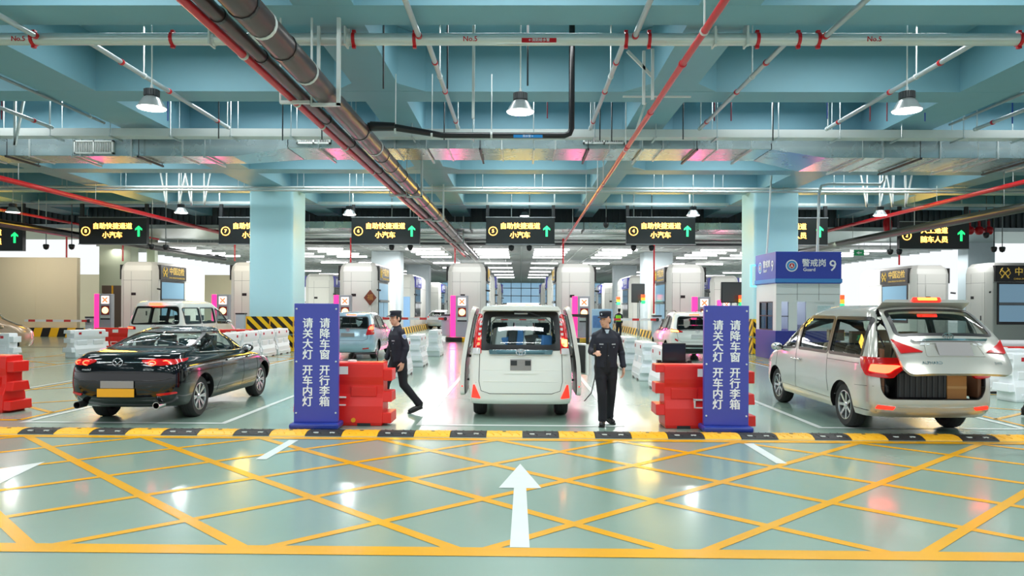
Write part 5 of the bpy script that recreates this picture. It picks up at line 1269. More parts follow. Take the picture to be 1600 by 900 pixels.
def cut2(c): c.prism(rnd([(.05, .42), (.98, .42), (.98, 1.72), (.05, 1.72)], .08, 4), 'x', -1.6, 1.6)
BY2 = 11.55 + 2.35
c2 = car('van', 'white van with both sliding doors open, seen from behind in the centre lane', S2, P_WHITE, (0.0, BY2, 0), dict(
    axles=[(-1.82 + .18, .31), (1.28, .31)], zc=.42, wtuck=.04, spokes=10, wins=[dict(face='side', poly=sidewin(-1.9, -.95, 1.12, 1.66), frame=.03), dict(face='side', poly=rnd([(1.03, 1.14), (1.38, 1.14), (1.14, 1.40), (1.03, 1.46)], .03, 3), frame=.015), dict(face='rear', poly=RW2, frame=.0, mat=glass('van_rear_glass', (.93, .95, .94))), dict(face='front', poly=rnd([(-.68, 1.18), (.68, 1.18), (.6, 1.72), (-.6, 1.72)], .06, 4), frame=.03)], cut=cut2,
    lamps=[dict(face='rear', poly=rnd([(.64, 1.06), (.775, 1.07), (.705, 1.70), (.635, 1.70)], .025, 3), mat=M_TAIL, th=.05, off=.02), dict(face='rear', poly=rnd([(.652, 1.055), (.775, 1.055), (.765, 1.15), (.65, 1.15)], .02, 3), mat=M_REVERSE, th=.05, off=.024), dict(face='rear', poly=rnd([(.645, .345), (.79, .355), (.765, .565), (.745, .565)], .012, 2), mat=M_TAILGLOW, name='reflector')],
    lines=[('rear', [(-.665, 1.06), (-.675, .62), (-.64, .47), (-.5, .425), (.5, .425), (.64, .47), (.675, .62), (.665, 1.06)], .005), ('rear', [(-.84, .62), (-.72, .60)], .004), ('rear', [(.84, .62), (.72, .6)], .004), ('rear', [(-.62, .80), (.62, .80)], .003, P_WHITE, 'crease'), ('rear', [(-.6, .62), (.6, .62)], .006, P_WHITE, 'crease')],
    mirror=(1.45, 1.12), dash=1.35, dashz=1.05, seats=[(-.38, .35, .62), (.38, .35, .62), (-.38, -.62, .70), (.38, -.62, .70)], seatm=mat('van_seat', srgb(60, 60, 64), .6)))
rear_patch(S2, [scale_poly(RW2, .012), GL2], .006, .02).build('window_border', M_GASKET, c2, smooth=60)
for s in (-1, 1):
    for k in range(6):
        z = 1.22 + k * .08; x = .705 - (z - 1.06) * .1; b = MB(); b.box(s * x - .022, s * x + .022, S2.rear(x, z) - .034, S2.rear(x, z) - .02, z - .022, z + .022); b.build('lamp_cell', M_REVERSE if k > 1 else M_BRAKE, c2, bevel=.005)
z = 1.2; b = MB(); b.box(.66, .755, S2.rear(.7, 1.24) - .04, S2.rear(.7, 1.24) - .022, 1.18, 1.3); b.build('brake_lamp', M_INDIC, c2, bevel=.01)
rear_patch(S2, rnd([(-.50, 1.05), (.50, 1.05), (.52, 1.125), (-.52, 1.125)], .02, 3), .035, .05).build('chrome_garnish', M_CHROME, c2, smooth=50, bevel=.008)
oval_badge(c2, 0, S2.rear(0, 1.09) - .045, 1.095, 1.0)
rear_patch(S2, [rnd([(-.28, .745), (.28, .745), (.25, 1.03), (-.25, 1.03)], .03, 3), rnd([(-.25, .765), (.25, .765), (.22, 1.01), (-.22, 1.01)], .03, 3)], .01, .02).build('plate_recess', P_WHITE, c2, smooth=50)
plate(c2, 0, S2.rear(0, .89) - .012, .89, .34, .18, M_PLATE)
b = MB(); b.box(-.16, -.06, -.012, -.009, -.02, .06); b.box(.07, .16, -.012, -.009, -.02, .06); b.build('plate_marks', M_DARK, c2, loc=(0, S2.rear(0, .89) - .012, .9))
rear_patch(S2, rnd([(-.11, 1.70), (.11, 1.70), (.11, 1.715), (-.11, 1.715)], .004, 2), .02, .02).build('high_brake_lamp', M_REVERSE, c2)
b = MB(); b.prism(rnd([(-.66, 0), (.66, 0), (.60, .07), (-.60, .07)], .02, 3), 'y', -.16, .2); b.build('roof_spoiler', P_WHITE, c2, loc=(0, -2.02, 1.765), bevel=.015)
b = MB(); b.tube([(-.12, -2.12, 1.75), (.12, -2.13, 1.74), (.3, -2.16, 1.68)], .01, 6); b.build('rear_wiper', M_GASKET, c2)
# open sliding doors, slid back along the flanks
for s, ln in ((-1, 'left'), (1, 'right')):
    dp = rnd([(-1.95, .36), (-.95, .36), (-.95, 1.76), (-1.95, 1.76)], .08, 4); hole = sidewin(-1.83, -1.07, 1.12, 1.66)
    d = side_patch(S2, s, [dp, hole], .155, .07).build('sliding_door', P_WHITE, c2, smooth=40)
    side_patch(S2, s, [scale_poly(dp, -.01), scale_poly(hole, .01)], .086, .012).build('door_lining', M_GASKET, d, smooth=40)
    side_patch(S2, s, hole, .13, .006).build('door_glass', M_TINTD, d, smooth=60)
    b = MB(); b.cyl((s * (S2.xside(-1.5, .6) + .04), -1.3, .55), (s * (S2.xside(-1.5, .6) + .1), -1.3, .55), .02, n=8); b.box(s * (S2.xside(-1.5, .95) + .0), s * (S2.xside(-1.5, .95) + .09), -1.15, -1.05, .93, .97); b.build('door_track_arm', M_DARK, d)
    b = MB(); b.cyl((s * (S2.half(-1.9, .5) + .12), -1.96, .5), (s * (S2.half(-1.9, .5) + .12), -1.945, .5), .013, n=10); b.build('door_reflector', M_TAILGLOW, d)
# front right door, swung open
fd = MB(); dl = 1.0
fd.box(0, .06, -dl, 0, .40, 1.06); o = fd.build('front_door', P_WHITE, c2, bevel=.02, loc=(.86, 2.02, 0), rot=(0, 0, math.radians(32)))
b = MB(); b.box(0.005, .05, -dl, -dl + .05, 1.05, 1.66); b.box(.005, .05, -dl, -.35, 1.62, 1.68); b.bar((.028, -.36, 1.65), (.028, -.02, 1.06), .045, .05, up=(1, 0, 0)); b.build('door_frame', M_GASKET, o)
b = MB(); b.prism([(-dl + .04, 1.05), (-.05, 1.05), (-.37, 1.64), (-dl + .04, 1.64)], 'x', .02, .026); b.build('door_glass', M_TINT, o)
b = MB(); b.box(-.014, 0, -dl + .05, -.05, .44, 1.02); b.build('door_lining', M_CABIN, o, bevel=.01)
# things seen through the rear window: load and frames
lo_ = thing('luggage_load', 'blue and silver bundles of tools and bags seen through the van rear window', 'luggage', (0, BY2 - 1.75, .43))
rr = random.Random(5); mats_l = [M_DARK, mat('blue_cloth', srgb(80, 140, 210), .6), M_GALV, M_CABIN, M_WSTEEL, mat('grey_bag', srgb(120, 122, 126), .7)]
for k in range(24):
    x = -.38 + (k % 8) * .108; zz = (.05, .36, .66)[k // 8]; w_ = .07 + rr.random() * .05; h_ = (.24 if k < 8 else .2) + rr.random() * .18
    b = MB(); b.box(-w_, w_, -.16, .16, 0, h_); b.build('bag', mats_l[(k * 5) % 6] if k != 19 else mats_l[1], lo_, bevel=.03, loc=(x, rr.random() * .1 - .09, zz), rot=(rr.random() * .2 - .1, rr.random() * .3 - .15, rr.random() * .4))
b = MB()
for k in range(7): b.tube([(-.42 + k * .14, -.22, .75), (-.34 + k * .11, .15, 1.02 + .05 * (k % 3))], .012, 6)
b.tube([(-.5, 0, .7), (-.5, 0, 1.12), (-.42, 0, 1.2), (.42, 0, 1.2), (.5, 0, 1.12), (.5, 0, .7)], .014, 8); b.build('wire_frame', M_CHROME, lo_, smooth=60)

# ---------------------------------------------------------------- silver minivan with raised tailgate, lane right of centre
P_SILVER = mat('car_paint_silver', srgb(196, 194, 186), .22, metal=.45, coat=.7)
S3 = Shell(yr=[(.27, -2.3), (.34, -2.38), (.5, -2.42), (.7, -2.42), (.9, -2.40), (1.1, -2.365), (1.3, -2.31), (1.5, -2.23), (1.7, -2.13), (1.80, -2.06), (1.84, -2.0), (1.87, -1.88)],
           yf=[(.27, 2.25), (.4, 2.40), (.7, 2.40), (.85, 2.3), (.95, 2.12), (1.03, 1.85), (1.10, 1.6), (1.3, 1.25), (1.5, .88), (1.68, .5), (1.78, .22), (1.84, -.05), (1.87, -.25)],
           S=[(.27, .945), (.36, .98), (.5, 1.0), (.75, 1.0), (1.0, .985), (1.1, .97), (1.3, .925), (1.55, .86), (1.7, .815), (1.78, .775), (1.84, .70), (1.87, .62)],
           W=[(-2.42, .87), (-1.9, .91), (0, .92), (1.5, .91), (2.4, .80)], ar=.26, nr=3.0, af=.6, nf=2.4)
GO = rnd([(-.66, .535), (.66, .535), (.74, .66), (.76, 1.1), (.69, 1.55), (.62, 1.83), (-.62, 1.83), (-.69, 1.55), (-.76, 1.1), (-.74, .66)], [.08, .08, .1, .05, .05, .08, .08, .05, .05, .1], 4)
def cut3(c): c.prism(GO, 'y', -2.9, -1.9)
BY3 = 10.22 + 2.42; CX3 = 5.88
tl3 = rnd([(-2.38, 1.12), (-2.12, 1.13), (-2.02, 1.12), (-2.08, .98), (-2.2, .87), (-2.38, .83)], .02, 3)
c3 = car('minivan', 'silver minivan with its tailgate raised, stopped in the lane right of centre', S3, P_SILVER, (CX3, BY3, 0), dict(
    axles=[(-1.45, .335), (1.42, .335)], zc=.46, spokes=7, wins=[dict(face='side', poly=sidewin(-2.02, -.98, 1.14, 1.66, .04), frame=.045, mat=M_TINTD), dict(face='side', poly=sidewin(-.88, .28, 1.14, 1.66, .04), frame=.045), dict(face='side', poly=rnd([(.46, 1.13), (1.26, 1.10), (.86, 1.46), (.6, 1.62), (.46, 1.63)], .04, 3), frame=.03), dict(face='front', poly=rnd([(-.72, 1.16), (.72, 1.16), (.62, 1.70), (-.62, 1.70)], .06, 4), frame=.03)], cut=cut3,
    lamps=[dict(face='side', poly=tl3, mat=M_TAIL, th=.04, off=.012), dict(face='side', poly=rnd([(-2.37, 1.02), (-2.25, 1.03), (-2.24, .93), (-2.36, .90)], .02, 3), mat=M_BRAKE, th=.04, off=.018, name='brake_lamp'), dict(face='rear', poly=rnd([(.55, .435), (.78, .45), (.80, .40), (.58, .385)], .012, 2), mat=M_TAILGLOW, name='reflector'), dict(face='front', poly=rnd([(.45, .8), (.78, .86), (.78, .74), (.5, .7)], .02, 3), mat=M_REVERSE, name='head_lamp')],
    lines=[('side', [(-.92, 1.1), (-.94, .7), (-1.0, .5)]), ('side', [(.36, 1.68), (.38, 1.1), (.36, .42), (-1.0, .40)]), ('side', [(.38, .42), (1.36, .42), (1.38, .72), (1.3, 1.08)]), ('side', [(-2.0, 1.02), (-.94, 1.02)], .004), ('side', [(-2.38, .72), (-1.9, .70)], .003), ('side', [(-2.3, .36), (-1.85, .36)], .006, M_GASKET, 'sill_line'), ('rear', [(-.88, .47), (-.5, .43), (.5, .43), (.88, .47)], .006, P_SILVER, 'bumper_crease')],
    mirror=(1.15, 1.1), dash=1.2, dashz=1.05, seats=[(-.4, .1, .62), (.4, .1, .62), (-.4, -.75, .62), (.4, -.75, .62)], seatm=mat('beige_seat', srgb(176, 158, 132), .6)))
for s in (-1, 1):
    for yy in (.42, .22):
        b = MB(); x = S3.xside(yy, .93); b.tube([(s * (x + .01), yy - .1, .925), (s * (x + .035), yy - .07, .925), (s * (x + .035), yy + .07, .925), (s * (x + .01), yy + .1, .925)], .013, 8); b.build('door_handle', M_CHROME, c3, smooth=60)
    b = MB(); b.prism(rnd([(s * .745, .62), (s * .80, .62), (s * .72, 1.6), (s * .66, 1.6)], .02, 3), 'y', -.02, .02)
    side = MB(); side.box(s * .66, s * .72, -.5, 0, .05, .75); side.build('trunk_side_trim', mat('brown_trim', srgb(122, 84, 62), .6), c3, loc=(0, -1.8, .5), bevel=.02)
b = MB(); b.box(-.66, .66, 0, .46, 0, .03); b.build('trunk_floor', M_CABIN, c3, loc=(0, -2.28, .49))
b = MB(); b.tube([(p[0], S3.rear(p[0], p[1]) + .015, p[1]) for p in GO[:] + GO[:1]], .013, 6); b.build('door_seal', M_GASKET, c3, smooth=60)
# raised tailgate: built closed, then turned about its hinge
HY, HZ = S3.rear(0, 1.83) + .05, 1.85
TO = scale_poly(GO, -.008); TW = rnd([(-.66, 1.17), (.66, 1.17), (.59, 1.70), (-.59, 1.70)], [.1, .1, .06, .06], 5)
def shift(o): o.data.transform(Matrix.Translation((0, -HY, -HZ))); return o
gate_o = shift(rear_patch(S3, [TO, TW], .012, .06).build('tailgate', P_SILVER, c3, smooth=40)); gate_o.location = (0, HY, HZ); gate_o.rotation_euler = (-math.radians(31), 0, 0)
shift(rear_patch(S3, TW, .012, .008).build('tailgate_glass', M_TINT, gate_o, smooth=60))
shift(rear_patch(S3, [scale_poly(TW, .02), scale_poly(TW, -.03)], .016, .012).build('window_border', M_GASKET, gate_o, smooth=60))
shift(rear_patch(S3, [scale_poly(TO, -.03), scale_poly(TW, .03)], -.05, .02).build('tailgate_lining', mat('beige_lining', srgb(150, 140, 124), .7), gate_o, smooth=60))
for s in (-1, 1):
    shift(rear_patch(S3, [(s * q[0], q[1]) for q in rnd([(.745, 1.13), (.72, 1.0), (.70, .87), (.42, .87), (.48, .91), (.64, 1.02)][::s], .02, 3)], .03, .03).build('tail_lamp', M_TAIL, gate_o, smooth=40))
    shift(rear_patch(S3, rnd([(s * .30, .985), (s * .43, .985), (s * .40, 1.03), (s * .28, 1.03)][::s], .01, 2), .02, .03).build('plate_lamp', M_REVERSE, gate_o))
shift(rear_patch(S3, rnd([(-.48, 1.04), (.48, 1.04), (.52, 1.09), (.4, 1.075), (-.4, 1.075), (-.52, 1.09)], .01, 2), .045, .05).build('chrome_bar', M_CHROME, gate_o, smooth=50))
shift(rear_patch(S3, [rnd([(-.4, .80), (.4, .80), (.36, 1.03), (-.36, 1.03)], .03, 3), rnd([(-.38, .82), (.38, .82), (.34, 1.01), (-.34, 1.01)], .03, 3)], .022, .02).build('plate_recess', P_SILVER, gate_o, smooth=50))
pl = plate(gate_o, 0, S3.rear(0, .91) - HY - .03, .91 - HZ, .46, .2, M_PLATE)
q = oval_badge(gate_o, 0, S3.rear(0, 1.14) - HY - .03, 1.135 - HZ, .95)
lettering('lettering', 'ALPHARD', .062, M_CHROME, gate_o, (-.36, S3.rear(.4, .70) - HY - .02, .70 - HZ)); lettering('lettering', '240S', .05, M_CHROME, gate_o, (.52, S3.rear(.5, .70) - HY - .025, .70 - HZ))
b = MB(); b.prism(rnd([(-.64, .01), (.64, .01), (.57, .06), (-.57, .06)], .02, 3), 'y', -.05, .14); sp = shift(b.build('tailgate_spoiler', P_SILVER, gate_o, loc=(0, 0, 0), bevel=.015)); sp.data.transform(Matrix.Translation((0, -2.12, 1.80)))
b = MB(); b.box(-.14, .14, -.03, .02, -.022, .022); o = b.build('high_brake_lamp', mat('high_lamp_core', (1, .6, .1), .2, emit=(1, .5, .06), estr=1.8), gate_o, loc=(0, -2.20 - HY, 1.84 - HZ), bevel=.01)
b = MB(); b.box(-.20, .20, -.02, .03, -.036, .036); b.build('lamp_surround', M_TAILGLOW, o, bevel=.015)
b = MB(); b.box(-.14, .14, -.01, .01, -.02, .02); b.build('inner_brake_glow', M_TAILGLOW, gate_o, loc=(0.02, -2.06 - HY, 1.655 - HZ))
for s in (-1, 1): b = MB(); b.cyl((s * .68, -2.1, 1.5), (s * .67, -2.30, 1.28), .012, n=8); b.build('gas_strut', M_GASKET, c3)
# luggage in its boot
t = thing('suitcase', 'black ribbed suitcase lying in the open boot of the silver minivan', 'suitcase', (CX3 - .12, BY3 - 2.08, .525)); b = MB(); b.box(-.355, .36, -.2, .2, 0, .40); b.build('case_shell', M_BLACK, t, bevel=.03)
for k in range(9): b = MB(); x = -.32 + k * .08; b.box(x - .015, x + .015, -.212, -.19, .03, .37); b.build('rib', M_DARK, t, bevel=.006)
b = MB(); b.tube([(-.1, -.21, .36), (-.1, -.24, .36), (.1, -.24, .36), (.1, -.21, .36)], .01, 6); b.build('handle', M_GREY, t)
t = thing('cardboard_box', 'brown cardboard box beside the suitcase in the open boot', 'box', (CX3 + .40, BY3 - 2.06, .525)); b = MB(); b.box(-.14, .14, -.18, .18, 0, .34); b.build('box_body', mat('cardboard', srgb(190, 134, 78), .7, noise=.06), t)
b = MB(); b.box(-.141, .141, -.183, -.18, .155, .19); b.build('packing_tape', mat('packing_tape', srgb(210, 160, 100), .3), t)
t = thing('dark_bag', 'dark bag at the left side of the open boot', 'bag', (CX3 - .565, BY3 - 2.06, .525)); b = MB(); b.ball((0, 0, .11), (.065, .14, .11), 14, 10); b.build('bag_body', M_BLACK, t, smooth=60); b = MB(); b.tube([(0, -.06, .2), (0, -.05, .26), (0, .05, .26), (0, .06, .2)], .008, 6); b.build('handle', M_DARK, t)

# ---------------------------------------------------------------- cars farther away
def mpv_shell(L=5.25, W=.99, H=1.98):
    a, b = -L / 2, L / 2
    return Shell(yr=[(.26, a + .1), (.4, a + .01), (.7, a), (1.0, a + .03), (1.15, a + .06), (1.5, a + .17), (H - .18, a + .27), (H - .08, a + .34), (H - .03, a + .42), (H, a + .6)],
                 yf=[(.26, b - .1), (.5, b), (.75, b - .03), (.95, b - .2), (1.1, b - .5), (1.3, b - .9), (1.55, b - 1.3), (H - .2, b - 1.75), (H - .08, b - 2.0), (H - .03, b - 2.2), (H, b - 2.45)],
                 S=[(.26, .95), (.4, .99), (.7, 1.0), (1.05, .985), (1.2, .96), (1.5, .90), (H - .2, .83), (H - .08, .77), (H - .03, .71), (H, .62)],
                 W=[(a, W * .95), (a + .5, W * .99), (0, W), (b - .8, W * .98), (b, W * .86)], ar=.24, nr=3.2, af=.7, nf=2.4)
def hatch_shell(L=4.55, W=.90, H=1.6, rake=.35):
    a, b = -L / 2, L / 2
    return Shell(yr=[(.26, a + .12), (.38, a + .02), (.55, a), (.8, a + .02), (.95, a + .06), (1.05, a + .1), (1.25, a + .1 + rake * .5), (H - .16, a + .12 + rake), (H - .07, a + .2 + rake), (H - .025, a + .35 + rake), (H, a + .6 + rake)],
                 yf=[(.26, b - .12), (.45, b), (.65, b - .04), (.78, b - .25), (.9, b - .65), (1.0, b - 1.0), (1.2, b - 1.4), (H - .2, b - 1.85), (H - .07, b - 2.1), (H - .025, b - 2.25), (H, b - 2.45)],
                 S=[(.26, .93), (.38, .975), (.6, 1.0), (.85, .985), (.98, .95), (1.08, .92), (1.3, .83), (H - .14, .745), (H - .07, .70), (H - .025, .63), (H, .54)],
                 W=[(a, W * .92), (a + .5, W * .985), (0, W), (b - .8, W * .97), (b, W * .82)], ar=.34, nr=2.7, af=.6, nf=2.2)
S4 = mpv_shell(); a4 = -2.625
c4 = car('minivan', 'white minivan farther back in the lane behind the black sedan', S4, P_WHITE, (at(239, 480, 23.9).x, 23.9 + 2.62, 0), dict(axles=[(-1.6, .34), (1.6, .34)], zc=.5, spokes=8,
    wins=[dict(face='rear', poly=rnd([(-.80, 1.20), (.80, 1.20), (.70, 1.76), (-.70, 1.76)], .08, 5), frame=.03, mat=M_TINT), dict(face='side', poly=sidewin(-2.25, -1.1, 1.2, 1.72), frame=.03), dict(face='side', poly=sidewin(-.98, .1, 1.2, 1.72), frame=.03), dict(face='side', poly=rnd([(.24, 1.18), (1.3, 1.15), (.8, 1.58), (.24, 1.7)], .04, 3), frame=.03), dict(face='front', poly=rnd([(-.8, 1.2), (.8, 1.2), (.68, 1.8), (-.68, 1.8)], .05, 3), frame=.03)],
    lamps=[dict(face='rear', poly=rnd([(.60, 1.0), (.93, 1.02), (.93, 1.12), (.62, 1.10)], .02, 3), mat=M_TAIL), dict(face='rear', poly=rnd([(.70, 1.03), (.92, 1.04), (.92, 1.09), (.7, 1.08)], .01, 2), mat=M_BRAKE, off=.02, name='brake_lamp')],
    mirror=(1.1, 1.2), dash=1.25, dashz=1.1, seats=[(-.4, .2, .62), (.4, .2, .62), (-.4, -.9, .62), (.4, -.9, .62)], lines=[('side', [(.17, 1.72), (.17, .45), (-1.05, .45), (-1.05, 1.72)])]))
b = MB(); b.box(-.2, .2, -.05, .05, -.04, .04); b.build('high_brake_lamp', M_BRAKE, c4, loc=(0, a4 + .2, 1.86), bevel=.01); oval_badge(c4, 0, S4.rear(0, 1.13) - .02, 1.13, 1.3, 'plain'); plate(c4, 0, S4.rear(0, .8) - .02, .8, .5, .12, M_PLATEW)
P_ICE = mat('car_paint_ice_blue', srgb(176, 204, 220), .2, metal=.35, coat=.7)
S5 = hatch_shell(4.6, .89, 1.62, .42); a5 = -2.3
def far_hatch(name, label, S, a, paint, X, Y, H, lamps, rz=0, plate_m=M_PLATE, frame=M_GASKET):
    W = .6
    c = car(name, label, S, paint, (X, Y, 0), dict(rz=rz, axles=[(a + .98, .32), (-a - .9, .32)], zc=.5, spokes=9,
        wins=[dict(face='rear', poly=rnd([(-.66, 1.08), (.66, 1.08), (.54, H - .18), (-.54, H - .18)], .07, 4), frame=.03, mat=M_TINT), dict(face='side', poly=rnd([(a + .65, 1.1), (a + .9, H - .2), (a + 1.35, H - .14), (a + 1.35, 1.02)], .03, 3), frame=.02), dict(face='side', poly=sidewin(a + 1.42, a + 2.3, 1.01, H - .13, .03), frame=.02), dict(face='side', poly=rnd([(a + 2.36, 1.0), (-a - 1.05, .98), (-a - 1.5, H - .36), (a + 2.36, H - .13)], .03, 3), frame=.02), dict(face='front', poly=rnd([(-.68, 1.05), (.68, 1.05), (.54, H - .16), (-.54, H - .16)], .05, 3), frame=.02)],
        lamps=lamps, mirror=(-a - 1.1, 1.0), dash=-a - 1.35, dashz=.98, seats=[(-.36, .1, .55), (.36, .1, .55), (-.36, -.8, .57), (.36, -.8, .57)], lines=[('rear', [(-.7, 1.02), (-.66, .72), (-.55, .66), (.55, .66), (.66, .72), (.7, 1.02)], .005), ('side', [(a + 2.33, H - .12), (a + 2.33, .4), (a + 1.4, .42), (a + 1.38, H - .12)])]))
    plate(c, 0, S.rear(0, .85) - .016, .85, .46, .13, plate_m); b = MB(); b.box(-.17, .17, -.03, .03, -.025, .025); b.build('high_brake_lamp', M_BRAKE, c, loc=(0, S.rear(0, H - .1) + .02, H - .09), bevel=.008)
    oval_badge(c, 0, S.rear(0, 1.02) - .014, 1.015, .9, 'rings')
    return c
c5 = far_hatch('hatchback', 'pale blue hatchback stopped behind the left red barrier', S5, a5, P_ICE, at(543, 480, 24.2).x, 24.2 + 2.3, 1.62,
    [dict(face='rear', poly=rnd([(.60, .84), (.84, .86), (.80, 1.2), (.70, 1.2), (.64, 1.05)], .03, 3), mat=M_TAIL), dict(face='rear', poly=rnd([(.68, 1.02), (.80, 1.02), (.79, 1.13), (.69, 1.13)], .03, 3), mat=M_BRAKE, off=.022, name='brake_lamp'), dict(face='rear', poly=rnd([(.5, .40), (.7, .42), (.7, .38), (.5, .36)], .01, 2), mat=M_TAIL, name='reflector')])
S6 = hatch_shell(4.45, .92, 1.68, .40); a6 = -2.225
c6 = far_hatch('crossover', 'white crossover with lit amber tail lamp behind the right blue sign', S6, a6, P_WHITE, at(1091, 480, 24.6).x, 24.6 + 2.22, 1.68,
    [dict(face='rear', poly=rnd([(.50, .98), (.85, .98), (.86, 1.10), (.72, 1.08), (.5, 1.02)], .03, 3), mat=M_TAIL), dict(face='rear', poly=rnd([(.62, .99), (.84, 1.0), (.84, 1.07), (.64, 1.04)], .02, 3), mat=M_INDIC, off=.022, name='indicator_lamp'), dict(face='rear', poly=rnd([(.66, .66), (.76, .72), (.76, .78), (.66, .72)], .02, 2), mat=M_TAIL, name='reflector')], plate_m=M_PLATEW)
rear_patch(S6, rnd([(-.84, .28), (.84, .28), (.82, .56), (-.82, .56)], .04, 3), .012, .03).build('lower_bumper', M_GASKET, c6, smooth=40)
rear_patch(S6, rnd([(-.5, .44), (.5, .44), (.5, .47), (-.5, .47)], .01, 2), .02, .02).build('chrome_strip', M_CHROME, c6)
b = MB()
for s in (-1, 1): b.tube([(s * .56, -1.3, 1.68), (s * .57, -1.2, 1.72), (s * .57, .3, 1.74), (s * .55, .45, 1.69)], .015, 6)
b.build('roof_rail', M_GASKET, c6, smooth=60)
S7 = hatch_shell(4.3, .88, 1.55, .45); a7 = -2.15
c7 = far_hatch('hatchback', 'small silver car far back in the lane left of centre', S7, a7, mat('car_paint_grey', srgb(190, 194, 196), .2, metal=.4, coat=.6), at(692, 480, 60).x, 60, 1.55, [dict(face='rear', poly=rnd([(.6, .84), (.82, .86), (.8, 1.05), (.66, 1.05)], .03, 3), mat=M_TAIL)], rz=-.15)
# beige car at the left edge, pointing to the right
S8 = mpv_shell(4.9, .93, 1.75); a8 = -2.45
c8 = far_hatch('minivan', 'beige car at the left edge of the picture, its front pointing right', S8, a8, mat('car_paint_beige', srgb(184, 158, 132), .22, metal=.35, coat=.7), at(53, 500, 27.5).x - 1.87, 25.92, 1.75, [dict(face='rear', poly=rnd([(.6, .84), (.82, .86), (.8, 1.05), (.66, 1.05)], .03, 3), mat=M_TAIL)], rz=-PI / 2 + .7)
side_patch(S8, 1, rnd([(.66, .80), (1.1, .81), (1.12, .89), (.68, .87)], .015, 2), .006, .012).build('door_decal', M_DARK, c8)
# ================================================================ people (each faces local -y; the person's own left is +x)
M_SKIN = mat('skin', srgb(226, 172, 146), .5, noise=.04, nscale=12)
M_NAVY = mat('uniform_navy', srgb(25, 27, 42), .7, noise=.15, nscale=14, bump=.25)
M_TROU = mat('uniform_trousers', srgb(20, 21, 30), .75, noise=.15, nscale=10, bump=.25)
M_HAIR = mat('black_hair', (.008, .007, .007), .55)
M_SHOE = mat('black_shoe', (.01, .01, .011), .3)
M_SHIRT = mat('pale_shirt', srgb(196, 210, 226), .7)
M_BADGE = mat('badge_silver', srgb(200, 204, 212), .35, metal=.3)
M_LIP = mat('lip', srgb(176, 100, 92), .5); M_EYE = mat('eye_dark', (.015, .012, .012), .3)
def blob(mb, name, m_, parent, vox=.009, it=5, fac=.5):
    o = mb.build(name, m_, parent)
    r = o.modifiers.new('fuse', 'REMESH'); r.mode = 'VOXEL'; r.voxel_size = vox; r.use_smooth_shade = True
    s = o.modifiers.new('soft', 'SMOOTH'); s.factor = fac; s.iterations = it
    evaluated(o); o.data.materials.clear(); o.data.materials.append(m_); smooth_mesh(o.data, 180); return o
def cap(m, a, b, ra, rb, n=14):
    a, b = Vector(a), Vector(b); m.tube([a, b], [ra, rb], n); m.ball(a, ra, n, 8); m.ball(b, rb, n, 8)
def lerp(a, b, t): return Vector(a) + (Vector(b) - Vector(a)) * t
